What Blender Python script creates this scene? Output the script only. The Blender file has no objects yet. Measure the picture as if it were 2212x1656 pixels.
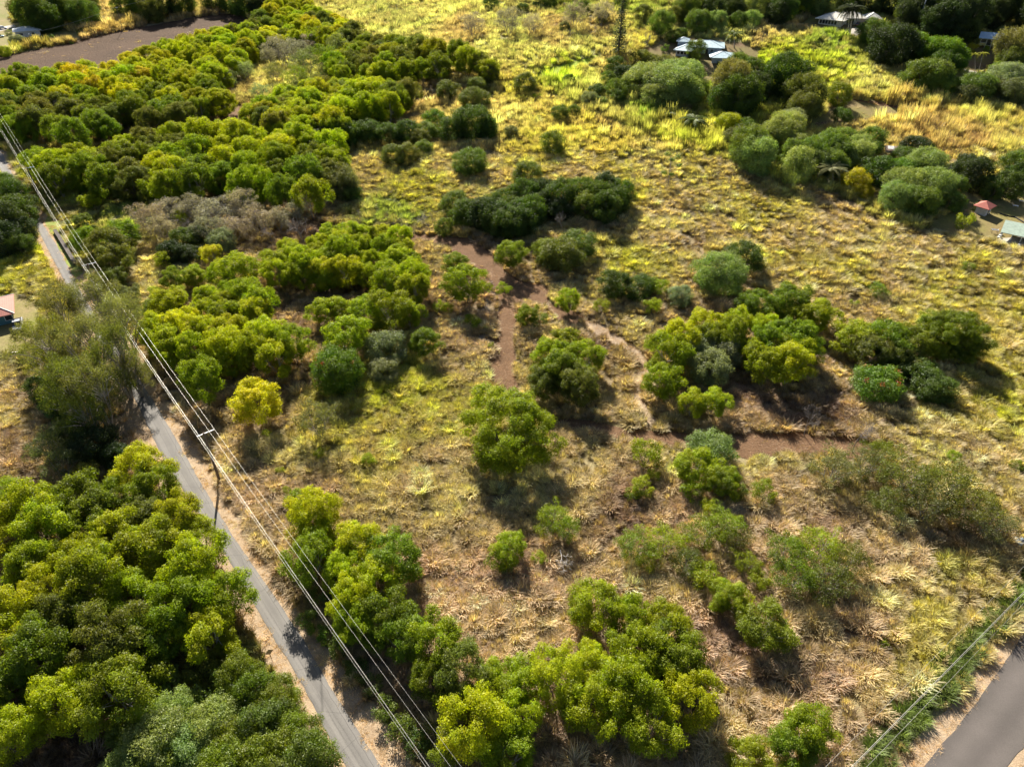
import bpy, math, random
import numpy as np
from mathutils import Vector, Matrix, Euler
from mathutils.geometry import delaunay_2d_cdt
rad = math.radians
scene = bpy.context.scene
C = scene.collection

# ------------------------------------------------------------------ camera, world, sun, exposure
H = 85.0
PITCH = rad(36.5)
FPX = 1522.5                      # focal length in units of a picture 2212 wide
cam_d = bpy.data.cameras.new('camera'); cam = bpy.data.objects.new('camera', cam_d); C.objects.link(cam)
cam.location = (0, 0, H); cam.rotation_euler = (math.pi/2 - PITCH, 0, 0)
cam_d.sensor_width = 36; cam_d.lens = 36*FPX/2212; cam_d.clip_end = 6000; cam_d.clip_start = 0.5
scene.camera = cam
SUN_EL, SUN_AZ = rad(34), rad(-14)      # sun ahead of the camera and a little to the left
w = bpy.data.worlds.new('World'); scene.world = w; w.use_nodes = True
sky = w.node_tree.nodes.new('ShaderNodeTexSky'); sky.sky_type = 'NISHITA'; sky.sun_disc = False
sky.sun_elevation = SUN_EL; sky.air_density = .7; sky.dust_density = 1.0; sky.sun_rotation = SUN_AZ
bgn = w.node_tree.nodes['Background']; bgn.inputs[1].default_value = 0.05
w.node_tree.links.new(sky.outputs[0], bgn.inputs[0])
sl = bpy.data.lights.new('sun', 'SUN'); sl.energy = 5.0; sl.angle = rad(0.5); sl.color = (1.0, .945, .84)
so = bpy.data.objects.new('sun', sl); C.objects.link(so)
sd = Vector((math.sin(SUN_AZ)*math.cos(SUN_EL), math.cos(SUN_AZ)*math.cos(SUN_EL), math.sin(SUN_EL)))
so.rotation_euler = sd.to_track_quat('Z', 'Y').to_euler()
scene.view_settings.view_transform = 'Standard'; scene.view_settings.look = 'None'
scene.view_settings.exposure = 1.42; scene.view_settings.gamma = 1.0
scene.cycles.max_bounces = 6; scene.cycles.diffuse_bounces = 2; scene.cycles.transmission_bounces = 3
scene.cycles.transparent_max_bounces = 4

# ------------------------------------------------------------------ terrain and picture-to-ground
def sstep(a, b, x):
    t = np.clip((x-a)/(b-a), 0, 1); return t*t*(3-2*t)
def ramp(y, pts):
    return np.interp(y, [p[0] for p in pts], [p[1] for p in pts])
RR = [(0,0),(120,0),(150,1.2),(200,5.5),(250,11),(285,15.5),(300,18),(330,24.5),(360,28),(420,33),(700,60),(1500,120),(6000,200)]
RL = [(0,0),(200,0),(300,1.5),(420,5),(700,22),(1500,70),(6000,150)]
def zh(x, y):
    x = np.asarray(x, float); y = np.asarray(y, float)
    a = sstep(-130, 90, x)
    z = a*ramp(y, RR) + (1-a)*ramp(y, RL)
    far = sstep(60, 160, y)
    return z + (0.35*np.sin(x*.051+1.3)*np.sin(y*.043+.4) + .18*np.sin(x*.13+.5*y*.11))*(.35+far)
SP, CP = math.sin(PITCH), math.cos(PITCH)
def ray(px, py):
    u = (px-1106)/FPX; v = (py-828)/FPX
    return u, CP-SP*v, -(SP+CP*v)
def G(px, py, h=0.0):
    """point at height h over the ground seen at (px, py) of the 2212-wide picture"""
    dx, dy, dz = ray(px, py)
    t = 20.0; st = 6.0
    f = lambda t: H+dz*t-float(zh(dx*t, dy*t))-h
    while f(t) > 0 and t < 3000: t += st
    a, b = t-st, t
    for _ in range(24):
        m = (a+b)/2
        if f(m) > 0: a = m
        else: b = m
    return Vector((dx*b, dy*b, H+dz*b))
def GD(px, py, h=0.0):
    p = G(px, py, h); dx, dy, dz = ray(px, py)
    return p, p.y/dy                      # point and its depth along the view axis
def toscreen(x, y, z):
    ry, rz = y, z-H
    dep = ry*CP - rz*SP; up = ry*SP + rz*CP
    return 1106+FPX*x/dep, 828-FPX*up/dep, dep
def gz(x, y): return float(zh(x, y))
def poly(pts): return [tuple(G(*p)[:2]) for p in pts]
def inside(P, x, y):
    x = np.asarray(x); y = np.asarray(y); r = np.zeros(x.shape, bool)
    n = len(P)
    for i in range(n):
        x1, y1 = P[i]; x2, y2 = P[(i+1) % n]
        if y1 == y2: continue
        c = ((y1 > y) != (y2 > y)) & (x < (x2-x1)*(y-y1)/(y2-y1)+x1)
        r ^= c
    return r

# ------------------------------------------------------------------ object helpers
def tag(o, label=None, cat=None, group=None, kind=None):
    if label: o['label'] = label
    if cat: o['category'] = cat
    if group: o['group'] = group
    if kind: o['kind'] = kind
    return o
def mesh_from(name, V, F, mats=(), smooth=False, attrs=None):
    me = bpy.data.meshes.new(name); me.from_pydata([tuple(v) for v in V], [], F)
    for m in mats: me.materials.append(m)
    if smooth: me.polygons.foreach_set('use_smooth', [True]*len(me.polygons))
    if attrs:
        for k, (dom, typ, data) in attrs.items():
            a = me.attributes.new(k, typ, dom)
            if typ == 'FLOAT': a.data.foreach_set('value', np.asarray(data, np.float32).ravel())
            else: a.data.foreach_set('color', np.asarray(data, np.float32).ravel())
    me.update(); return me
def link(name, me, parent=None, loc=None):
    o = bpy.data.objects.new(name, me); C.objects.link(o)
    if parent: o.parent = parent
    if loc is not None: o.location = loc
    return o
def empty(name, loc, rz=0):
    o = bpy.data.objects.new(name, None); C.objects.link(o); o.location = loc; o.rotation_euler = (0, 0, rz)
    o.empty_display_size = .3; return o
class MB:
    def __init__(s): s.V = []; s.F = []; s.M = []
    def add(s, V, F, m=0):
        b = len(s.V); s.V += [tuple(v) for v in V]; s.F += [tuple(b+i for i in f) for f in F]; s.M += [m]*len(F)
    def box(s, c, d, rz=0, m=0, rx=0, ry=0):
        R = Euler((rx, ry, rz)).to_matrix(); c = Vector(c)
        V = [c+R@Vector((sx*d[0]/2, sy*d[1]/2, sz*d[2]/2)) for sx in (-1,1) for sy in (-1,1) for sz in (-1,1)]
        s.add(V, [(0,1,3,2),(4,6,7,5),(0,4,5,1),(2,3,7,6),(0,2,6,4),(1,5,7,3)], m)
    def tube(s, pts, rs, n=6, m=0, cap=True):
        pts = [Vector(p) for p in pts]; b = len(s.V); k = len(pts)
        ax = None
        for i, p in enumerate(pts):
            d = (pts[min(i+1, k-1)]-pts[max(i-1, 0)])
            if d.length < 1e-6: d = Vector((0,0,1))
            d.normalize()
            if ax is None: ax = d.orthogonal().normalized()
            ax = (ax-d*ax.dot(d)); ax = ax.normalized() if ax.length > 1e-5 else d.orthogonal().normalized()
            bx = d.cross(ax); r = rs[i] if hasattr(rs, '__len__') else rs
            for j in range(n):
                t = 2*math.pi*j/n; s.V.append(tuple(p+(ax*math.cos(t)+bx*math.sin(t))*r))
        for i in range(k-1):
            for j in range(n):
                s.F.append((b+i*n+j, b+i*n+(j+1)%n, b+(i+1)*n+(j+1)%n, b+(i+1)*n+j)); s.M.append(m)
        if cap:
            s.F.append(tuple(b+(k-1)*n+j for j in range(n))); s.M.append(m)
            s.F.append(tuple(b+n-1-j for j in range(n))); s.M.append(m)
    def mesh(s, name, mats, smooth=False):
        if not isinstance(mats, (list, tuple)): mats = [mats]
        me = mesh_from(name, s.V, s.F, mats, smooth); me.polygons.foreach_set('material_index', s.M); return me
    def build(s, name, mats, parent=None, loc=None, smooth=False):
        return link(name, s.mesh(name, mats, smooth), parent, loc)

# ------------------------------------------------------------------ materials
def newmat(name):
    m = bpy.data.materials.new(name); m.use_nodes = True; nt = m.node_tree
    for n in list(nt.nodes): nt.nodes.remove(n)
    out = nt.nodes.new('ShaderNodeOutputMaterial'); return m, nt, out
def N(nt, t, **k):
    n = nt.nodes.new(t)
    for a, b in k.items(): setattr(n, a, b)
    return n
def noise(nt, scale, detail=4, rough=.6, vec=None):
    n = N(nt, 'ShaderNodeTexNoise'); n.inputs['Scale'].default_value = scale; n.inputs['Detail'].default_value = detail
    n.inputs['Roughness'].default_value = rough
    if vec is not None: nt.links.new(vec, n.inputs['Vector'])
    return n
def maprange(nt, src, a, b, c, d):
    n = N(nt, 'ShaderNodeMapRange'); nt.links.new(src, n.inputs[0])
    for i, v in enumerate((a, b, c, d)): n.inputs[i+1].default_value = v
    return n.outputs[0]
def mult(nt, col, fac):
    """colour * scalar socket"""
    n = N(nt, 'ShaderNodeVectorMath', operation='SCALE'); nt.links.new(col, n.inputs[0]); nt.links.new(fac, n.inputs['Scale']); return n.outputs[0]
def mix(nt, fac, a, b):
    n = N(nt, 'ShaderNodeMix', data_type='RGBA')
    if isinstance(fac, float): n.inputs[0].default_value = fac
    else: nt.links.new(fac, n.inputs[0])
    for i, v in ((6, a), (7, b)):
        if isinstance(v, tuple): n.inputs[i].default_value = (*v, 1)
        else: nt.links.new(v, n.inputs[i])
    return n.outputs[2]
def simple(name, col, rough=.7, metal=0, nscale=3, var=.25, bump=0, bscale=20, spec=.3):
    m, nt, out = newmat(name)
    b = N(nt, 'ShaderNodeBsdfPrincipled'); b.inputs['Roughness'].default_value = rough; b.inputs['Metallic'].default_value = metal
    b.inputs['Specular IOR Level'].default_value = spec
    tc = N(nt, 'ShaderNodeTexCoord')
    n1 = noise(nt, nscale, 5, .65, tc.outputs['Object'])
    c = N(nt, 'ShaderNodeRGB'); c.outputs[0].default_value = (*col, 1)
    nt.links.new(mult(nt, c.outputs[0], maprange(nt, n1.outputs[0], .25, .75, 1-var, 1+var)), b.inputs['Base Color'])
    if bump:
        n2 = noise(nt, bscale, 5, .6, tc.outputs['Object']); bp = N(nt, 'ShaderNodeBump'); bp.inputs['Strength'].default_value = bump
        bp.inputs['Distance'].default_value = .05
        nt.links.new(n2.outputs[0], bp.inputs['Height']); nt.links.new(bp.outputs[0], b.inputs['Normal'])
    nt.links.new(b.outputs[0], out.inputs[0]); return m
def leaf_mat(name, trans=.5, gloss=.06, rough=.45, src='OBJECT', yellow=1.35, hue=.03):
    """foliage: per-object colour times per-clump and per-leaf variation, light passes through"""
    m, nt, out = newmat(name)
    if src == 'OBJECT':
        oi = N(nt, 'ShaderNodeObjectInfo'); col = oi.outputs['Color']
        rnd = oi.outputs['Random']
    else:
        at = N(nt, 'ShaderNodeAttribute', attribute_type='INSTANCER', attribute_name='tint'); col = at.outputs['Color']
    v = N(nt, 'ShaderNodeAttribute', attribute_name='var')
    c = mult(nt, col, maprange(nt, v.outputs['Fac'], 0, 1, .6, 1.4))
    hs = N(nt, 'ShaderNodeHueSaturation'); nt.links.new(c, hs.inputs['Color'])
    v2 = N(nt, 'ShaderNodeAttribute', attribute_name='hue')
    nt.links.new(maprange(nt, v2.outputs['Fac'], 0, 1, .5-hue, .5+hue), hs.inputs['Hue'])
    c = hs.outputs[0]
    d = N(nt, 'ShaderNodeBsdfDiffuse'); nt.links.new(c, d.inputs[0])
    t = N(nt, 'ShaderNodeBsdfTranslucent')
    tint = N(nt, 'ShaderNodeMix', data_type='RGBA', blend_type='MULTIPLY'); tint.inputs[0].default_value = 1
    nt.links.new(c, tint.inputs[6]); tint.inputs[7].default_value = (yellow*1.02, yellow, yellow*.45, 1)
    nt.links.new(tint.outputs[2], t.inputs[0])
    ms = N(nt, 'ShaderNodeMixShader'); ms.inputs[0].default_value = trans
    nt.links.new(d.outputs[0], ms.inputs[1]); nt.links.new(t.outputs[0], ms.inputs[2])
    g = N(nt, 'ShaderNodeBsdfGlossy'); g.inputs['Roughness'].default_value = rough; g.inputs[0].default_value = (1, 1, 1, 1)
    ms2 = N(nt, 'ShaderNodeMixShader'); ms2.inputs[0].default_value = gloss
    nt.links.new(ms.outputs[0], ms2.inputs[1]); nt.links.new(g.outputs[0], ms2.inputs[2])
    nt.links.new(ms2.outputs[0], out.inputs[0]); return m
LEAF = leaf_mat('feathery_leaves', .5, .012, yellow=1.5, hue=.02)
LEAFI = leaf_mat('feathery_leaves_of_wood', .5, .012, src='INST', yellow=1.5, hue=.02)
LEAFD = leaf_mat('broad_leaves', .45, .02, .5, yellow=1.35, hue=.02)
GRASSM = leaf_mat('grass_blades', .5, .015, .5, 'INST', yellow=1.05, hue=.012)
BARK = simple('bark', (.13,.105,.085), .9, nscale=2, var=.4, bump=.5)
PALEBARK = simple('pale_bark', (.34,.30,.26), .85, nscale=2, var=.3, bump=.3)
DEADWOOD = simple('dead_wood', (.27,.235,.21), .9, nscale=2, var=.35)
# ------------------------------------------------------------------ ground colours (what grows and lies where)
PAL = dict(
 Y=(.44,.43,.07), y=(.46,.41,.12), T=(.50,.425,.215), t=(.42,.335,.185), S=(.50,.39,.25), s=(.38,.28,.175), B=(.27,.185,.11),
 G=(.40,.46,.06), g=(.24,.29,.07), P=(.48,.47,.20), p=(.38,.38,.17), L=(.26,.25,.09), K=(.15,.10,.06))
CTRL = """950,30,P 1100,60,p 1250,30,g 1000,60,t 1250,100,P 1400,20,g 1200,70,t 760,140,P 730,150,P 1150,120,P 1300,200,P 1210,150,G 1280,60,t 1450,60,p 1100,100,P
880,40,p 1050,20,P 1330,90,P 1580,60,g 1520,50,p
900,200,t 1100,250,T 1250,280,y 1400,350,T 1500,450,T 1600,420,y 1700,520,T 1900,560,T 2100,600,y 2212,560,T 1390,565,Y 1300,480,t 1250,620,T 1450,680,t 1600,560,T
1000,330,T 1150,330,y 1250,380,T 1130,200,y 950,240,t 820,360,y 900,420,Y 850,450,g 780,370,t 1050,440,T 1350,430,y 1420,500,T 1550,510,t 1300,330,y 1650,480,y 1800,500,t
1750,600,y 1900,640,t 2000,700,y 2150,800,y 2100,900,y 2190,1000,T 1550,640,t 1700,560,y 2000,570,T 1850,600,y 2050,650,y 2200,700,y 1800,670,t 2180,880,Y 2050,950,T
930,560,t 960,650,s 1000,720,S 980,780,t 900,830,Y 800,870,Y 760,900,Y 850,960,y 780,1000,y 950,900,y 1000,1000,T 950,1060,T 700,1000,T 700,950,y 600,980,T 560,1010,S 520,900,B 1050,1100,t
900,900,Y 870,860,Y 650,1040,T 730,1060,t 850,1080,t
1250,1000,T 1350,1000,t 1200,1080,T 1300,1100,B 1400,1080,s 1500,1050,S 1150,1180,s 950,1150,t 900,1200,s 1000,1300,S 950,1350,S 1100,1350,S 1300,1230,S 1650,1000,T 1700,1100,S 1900,1200,S
1420,1010,T 1290,960,T 1750,1050,t 1800,1150,s 1600,1080,S
1950,1300,T 2000,1250,S 2100,1150,s 1650,1400,s 1600,1500,S 1700,1560,S 1900,1450,T 1950,1400,y 2050,1300,T 2080,1260,y 1400,840,t 1300,760,B 1350,700,t 1250,700,S 1500,620,t 1400,640,t
1800,1600,S 1750,1450,s 2000,1340,y 1850,1350,s 1850,1230,S 2150,1100,t
1650,80,t 1700,110,G 1800,170,G 1900,210,P 2000,260,T 2000,290,t 2150,280,P 2150,330,P 1550,240,G 1400,240,g 1300,240,T 1500,300,y 1600,370,T 1750,140,G 1850,190,P 1650,140,G 1600,80,P 1450,120,t
1950,250,T 2080,300,t 2180,300,P 1850,230,t 1700,60,t 1780,90,g 2050,190,P 2100,240,P 2200,240,P 1380,100,y 1500,200,g 1350,150,t 1450,280,y
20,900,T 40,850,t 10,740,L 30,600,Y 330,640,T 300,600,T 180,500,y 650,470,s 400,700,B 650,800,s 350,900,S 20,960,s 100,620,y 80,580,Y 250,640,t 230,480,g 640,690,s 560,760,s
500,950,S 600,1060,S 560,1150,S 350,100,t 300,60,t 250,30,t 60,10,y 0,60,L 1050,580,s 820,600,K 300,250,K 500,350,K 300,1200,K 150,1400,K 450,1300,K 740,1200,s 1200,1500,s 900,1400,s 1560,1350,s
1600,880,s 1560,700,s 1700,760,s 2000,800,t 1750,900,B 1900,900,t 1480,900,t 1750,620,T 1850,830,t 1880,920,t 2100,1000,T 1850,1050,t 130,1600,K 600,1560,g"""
CP_XY = []; CP_C = []
for tok in CTRL.split():
    a, b, c = tok.split(','); CP_XY.append((float(a), float(b))); CP_C.append(PAL[c])
CP_XY = np.array(CP_XY); CP_C = np.array(CP_C)
def fbm(x, y, s, seed=0):
    """cheap smooth value noise 0..1"""
    x = np.asarray(x, float)/s+seed*17.3; y = np.asarray(y, float)/s+seed*9.1
    def h(i, j): 
        v = np.sin(i*127.1+j*311.7+seed*74.7)*43758.5453; return v-np.floor(v)
    tot = 0; amp = .5; nrm = 0
    for o in range(4):
        i = np.floor(x); j = np.floor(y); fx = x-i; fy = y-j; fx = fx*fx*(3-2*fx); fy = fy*fy*(3-2*fy)
        v = (h(i,j)*(1-fx)+h(i+1,j)*fx)*(1-fy)+(h(i,j+1)*(1-fx)+h(i+1,j+1)*fx)*fy
        tot = tot+amp*v; nrm += amp; amp *= .5; x = x*2.03+3.1; y = y*2.03+1.7
    return tot/nrm
def field_colour(x, y, z=None):
    x = np.asarray(x, float); y = np.asarray(y, float)
    if z is None: z = zh(x, y)
    wob = 6.0
    xx = x+wob*(fbm(x, y, 14, 1)-.5)*2; yy = y+wob*(fbm(x, y, 14, 2)-.5)*2
    sx, sy, _ = toscreen(xx, np.maximum(yy, 20), z)
    out = np.zeros((len(x), 3)); n = len(x)
    for k in range(0, n, 20000):
        d2 = ((sx[k:k+20000, None]-CP_XY[None, :, 0])*.7)**2+(sy[k:k+20000, None]-CP_XY[None, :, 1])**2+80
        wgt = 1/d2**2.2
        out[k:k+20000] = (wgt@CP_C)/wgt.sum(1)[:, None]
    return out

# ------------------------------------------------------------------ areas on the ground, from their outlines in the photograph
ROAD_L = [(-40,340),(0,372),(32,414),(69,474),(104,539),(132,594),(165,655),(205,722),(250,795),(293,866),(347,978),(392,1052),(445,1133),(503,1224),(553,1310),(596,1385),(640,1454),(698,1567),(747,1656),(790,1740),(830,1830)]
ROAD_R = [(-40,290),(0,325),(46,414),(86,474),(127,539),(155,594),(190,655),(232,722),(284,795),(332,866),(397,978),(440,1053),(485,1128),(560,1240),(613,1317),(662,1392),(704,1467),(768,1567),(824,1656),(880,1740),(930,1830)]
road_poly = poly(ROAD_L)+poly(ROAD_R)[::-1]
RVERGE_O = [(10,320),(62,414),(100,460),(150,535),(200,600),(240,660),(285,722),(325,790),(365,866),(425,950),(478,1053),(530,1135),(590,1220),(640,1300),(690,1380),(760,1470),(840,1567),(905,1656),(960,1740),(1010,1830)]
LVERGE_O = [(-45,345),(-10,375),(20,414),(60,474),(88,539),(112,594),(140,655),(175,722),(215,795),(262,880),(285,950),(330,1020),(380,1100),(430,1200),(490,1300),(545,1370),(600,1470),(650,1567),(690,1656),(720,1740),(750,1830)]
verge_poly = poly(LVERGE_O)+poly(RVERGE_O)[::-1]
road2_poly = poly([(1940,1740),(1994,1656),(2060,1580),(2140,1474),(2212,1366),(2300,1235),(2400,1090),(2560,1290),(2420,1440),(2300,1560),(2212,1605),(2176,1656),(2110,1760)])
verge2_poly = poly([(1855,1740),(1925,1656),(2010,1560),(2110,1440),(2212,1305),(2300,1185),(2400,1040),(2480,1010),(2700,1290),(2500,1560),(2300,1700),(2200,1800)])
hedge2_poly = poly([(1800,1700),(1845,1640),(1960,1510),(2080,1380),(2212,1245),(2300,1140),(2330,1160),(2212,1297),(2100,1435),(2000,1555),(1915,1656),(1860,1730)])
plough_poly = poly([(-60,165),(-60,138),(0,122),(60,112),(115,100),(180,85),(250,70),(330,55),(420,37),(500,30),(530,33),(560,60),(520,75),(480,80),(420,100),(340,130),(250,150),(150,165),(0,185)])
track_poly = poly([(868,512),(905,506),(960,510),(1010,514),(1045,532),(1078,560),(1090,590),(1120,604),(1165,612),(1190,628),(1186,655),(1215,668),(1262,676),(1276,690),(1240,702),(1205,694),(1165,660),(1135,650),(1118,665),(1118,700),(1116,750),(1112,790),(1118,825),(1135,858),(1095,862),(1058,835),(1052,795),(1066,755),(1072,715),(1070,680),(1080,655),(1072,625),(1048,600),(1012,572),(975,545),(930,528),(880,524)])
track2_poly = poly([(1190,905),(1230,902),(1300,912),(1370,925),(1430,932),(1500,940),(1600,938),(1690,930),(1760,938),(1840,945),(1890,955),(1900,975),(1860,990),(1780,990),(1700,985),(1640,990),(1560,985),(1500,972),(1420,960),(1350,950),(1290,940),(1230,925),(1190,922)])
strip_poly = poly([(1265,690),(1300,700),(1340,728),(1385,755),(1408,778),(1400,805),(1385,840),(1398,880),(1425,925),(1395,925),(1372,885),(1358,845),(1368,800),(1375,780),(1340,758),(1300,728),(1262,706)])
track3_poly = poly([(610,478),(650,470),(700,480),(745,488),(745,500),(700,505),(650,500),(600,495)])
track4_poly = poly([(480,250),(510,225),(530,235),(525,262),(500,285),(470,300),(455,290)])
yard_blue_poly = poly([(1375,122),(1400,98),(1450,92),(1470,80),(1600,92),(1640,110),(1640,150),(1580,190),(1545,188),(1500,190),(1490,170),(1450,150),(1400,130)])
lawn_poly = poly([(1745,262),(1790,240),(1835,212),(1900,224),(1960,228),(2012,240),(1960,252),(1880,262),(1800,276),(1755,282)])
yard_white_poly = poly([(1720,55),(1755,35),(1830,40),(1900,55),(1960,60),(1900,82),(1840,80),(1800,68),(1745,66)])
yard_hut_poly = poly([(1985,500),(2010,478),(2055,455),(2085,425),(2130,405),(2212,385),(2330,380),(2330,540),(2212,540),(2165,530),(2110,512),(2040,505)])
yard_left_poly = poly([(-120,700),(0,640),(40,632),(75,650),(92,690),(88,730),(60,762),(0,775),(-120,800)])
yard_tl_poly = poly([(-100,-20),(45,-5),(50,12),(20,40),(30,50),(150,66),(190,75),(175,82),(100,96),(0,116),(-80,130)])
yard_yellow_poly = poly([(1990,75),(2080,85),(2120,100),(2212,110),(2212,135),(2150,150),(2095,160),(2060,150),(2080,120),(1990,95)])
mown_poly = poly([(1150,166),(1185,150),(1240,134),(1300,115),(1312,120),(1290,133),(1240,150),(1190,165),(1155,176)])
greenverge_poly = poly([(105,465),(125,475),(160,540),(180,590),(165,600),(140,560),(120,520),(98,480)])
def densify(P, step=3.0, wob=.5, seed=3):
    out = []; rng = random.Random(seed)
    for i in range(len(P)):
        a = Vector(P[i]); b = Vector(P[(i+1) % len(P)]); L = (b-a).length; k = max(1, int(L/step)); nrm = Vector((-(b-a).y, (b-a).x))/(L+1e-9)
        for j in range(k):
            p = a+(b-a)*j/k
            out.append(p+nrm*rng.uniform(-wob, wob)*(1 if j else .3))
    return out
def sheet(name, P, lift, mat, grid=3.0, wob=.5, step=3.0, **tg):
    B = densify(P, step, wob); n = len(B)
    xs = [p.x for p in B]; ys = [p.y for p in B]
    gx = np.arange(min(xs)+grid/2, max(xs), grid); gy = np.arange(min(ys)+grid/2, max(ys), grid)
    X, Y = np.meshgrid(gx, gy); X = X.ravel(); Y = Y.ravel()
    m = inside([(p.x, p.y) for p in B], X, Y)
    pts = [Vector((p.x, p.y)) for p in B]+[Vector((a, b)) for a, b in zip(X[m], Y[m])]
    V, E, F, *_ = delaunay_2d_cdt(pts, [(i, (i+1) % n) for i in range(n)], [], 1, 1e-4)
    V3 = [(v.x, v.y, gz(v.x, v.y)+lift) for v in V]
    F = [tuple(f) for f in F]
    F2 = []
    for f in F:
        a, b, c = (V[i] for i in f[:3]); F2.append(f if (b-a).cross(c-a) > 0 else f[::-1])
    o = link(name, mesh_from(name, V3, F2, [mat])); tag(o, kind='structure', **tg); return o

def ground_mat(name, col, col2, scale=.25, fine=6, bump=.6, dist=.15, flecks=None):
    m, nt, out = newmat(name); b = N(nt, 'ShaderNodeBsdfPrincipled'); b.inputs['Roughness'].default_value = .95; b.inputs['Specular IOR Level'].default_value = .1
    tc = N(nt, 'ShaderNodeTexCoord'); o = tc.outputs['Object']
    n1 = noise(nt, scale, 6, .65, o); n2 = noise(nt, fine, 6, .7, o)
    c = mix(nt, maprange(nt, n1.outputs[0], .35, .65, 0, 1), col, col2)
    if flecks:
        n3 = noise(nt, fine*1.7, 3, .7, o); c = mix(nt, maprange(nt, n3.outputs[0], .58, .66, 0, .8), c, flecks)
    c = mult(nt, c, maprange(nt, n2.outputs[0], .25, .75, .65, 1.35))
    nt.links.new(c, b.inputs['Base Color'])
    bp = N(nt, 'ShaderNodeBump'); bp.inputs['Strength'].default_value = bump; bp.inputs['Distance'].default_value = dist
    nt.links.new(n2.outputs[0], bp.inputs['Height']); nt.links.new(bp.outputs[0], b.inputs['Normal'])
    nt.links.new(b.outputs[0], out.inputs[0]); return m
def asphalt(name, base, warm, lines):
    m, nt, out = newmat(name); b = N(nt, 'ShaderNodeBsdfPrincipled'); b.inputs['Roughness'].default_value = .8; b.inputs['Specular IOR Level'].default_value = .25
    tc = N(nt, 'ShaderNodeTexCoord'); o = tc.outputs['Object']
    n1 = noise(nt, .12, 6, .65, o); n2 = noise(nt, 9, 4, .7, o)
    at = N(nt, 'ShaderNodeAttribute', attribute_name='across')
    c = mix(nt, maprange(nt, n1.outputs[0], .35, .65, 0, 1), base, warm)
    # wheel tracks worn paler, a dark joint line near the right-hand edge
    wv = N(nt, 'ShaderNodeTexWave'); wv.inputs['Scale'].default_value = .55; 
    cv = N(nt, 'ShaderNodeCombineXYZ'); nt.links.new(at.outputs['Fac'], cv.inputs[0]); nt.links.new(cv.outputs[0], wv.inputs['Vector'])
    wv.inputs['Distortion'].default_value = 0
    c = mult(nt, c, maprange(nt, wv.outputs['Fac'], 0, 1, .88, 1.1))
    c = mult(nt, c, maprange(nt, n2.outputs[0], .3, .7, .85, 1.15))
    if lines:
        for pos, wdt, dark in lines:
            sb = N(nt, 'ShaderNodeMath', operation='SUBTRACT'); nt.links.new(at.outputs['Fac'], sb.inputs[0]); sb.inputs[1].default_value = pos
            n3 = noise(nt, .8, 4, .7, o)
            ad = N(nt, 'ShaderNodeMath', operation='MULTIPLY_ADD'); nt.links.new(n3.outputs[0], ad.inputs[0]); ad.inputs[1].default_value = .03; nt.links.new(sb.outputs[0], ad.inputs[2])
            ab = N(nt, 'ShaderNodeMath', operation='ABSOLUTE'); nt.links.new(ad.outputs[0], ab.inputs[0])
            c = mult(nt, c, maprange(nt, ab.outputs[0], 0, wdt, dark, 1))
        # cracks
        vo = N(nt, 'ShaderNodeTexVoronoi', feature='DISTANCE_TO_EDGE'); vo.inputs['Scale'].default_value = .13; nt.links.new(o, vo.inputs['Vector'])
        c = mult(nt, c, maprange(nt, vo.outputs['Distance'], 0, .006, .62, 1))
    nt.links.new(c, b.inputs['Base Color'])
    bp = N(nt, 'ShaderNodeBump'); bp.inputs['Strength'].default_value = .25; bp.inputs['Distance'].default_value = .02
    nt.links.new(n2.outputs[0], bp.inputs['Height']); nt.links.new(bp.outputs[0], b.inputs['Normal'])
    nt.links.new(b.outputs[0], out.inputs[0]); return m
def ribbon(name, L, R, lift, mat, label=None):
    """road as a strip with an 'across' coordinate, resampled along its length"""
    L = [Vector((*p, 0)) for p in L]; R = [Vector((*p, 0)) for p in R]
    V = []; A = []; F = []; K = 8; rows = 0; rng = random.Random(5)
    def cr(P, i, t):
        p0, p1, p2, p3 = P[max(i-1, 0)], P[i], P[i+1], P[min(i+2, len(P)-1)]
        return .5*((2*p1)+(-p0+p2)*t+(2*p0-5*p1+4*p2-p3)*t*t+(-p0+3*p1-3*p2+p3)*t**3)
    for i in range(len(L)-1):
        k = max(2, int((L[i+1]-L[i]).length/1.2))
        for q in range(k):
            a = cr(L, i, q/k); b = cr(R, i, q/k); d = (b-a).normalized()
            a = a+d*rng.uniform(-.12, .12); b = b+d*rng.uniform(-.12, .12)
            for j in range(K+1):
                p = a.lerp(b, j/K); V.append((p.x, p.y, gz(p.x, p.y)+lift)); A.append(j/K)
            rows += 1
    for i in range(rows-1):
        for j in range(K):
            s = i*(K+1)+j; F.append((s, s+1, s+K+2, s+K+1))
    me = mesh_from(name, V, F, [mat], attrs={'across': ('POINT', 'FLOAT', A)})
    if me.polygons and me.polygons[0].normal.z < 0: me.flip_normals()
    o = link(name, me); tag(o, label=label, kind='structure'); return o

# one ground sheet: fine where the camera looks, coarse to the horizon
def axis(a, b, s, far):
    c = list(np.arange(a, b+.01, s)); st = s
    lo = [a]; 
    while lo[-1] > -far: st *= 1.35; lo.append(lo[-1]-st)
    st = s; hi = [b]
    while hi[-1] < far: st *= 1.35; hi.append(hi[-1]+st)
    return np.array(lo[:0:-1]+c+hi[1:])
gx = axis(-330, 330, 2.0, 4000); gy = axis(20, 560, 2.0, 4500)
X, Y = np.meshgrid(gx, gy); Xr = X.ravel(); Yr = Y.ravel(); Z = zh(Xr, Yr)
gc = field_colour(Xr, Yr, Z)
nx, ny = len(gx), len(gy)
idx = np.arange(nx*ny).reshape(ny, nx)
Fq = np.stack([idx[:-1,:-1], idx[:-1,1:], idx[1:,1:], idx[1:,:-1]], -1).reshape(-1, 4)
gm, nt, out = newmat('ground_soil_and_thatch')
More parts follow.
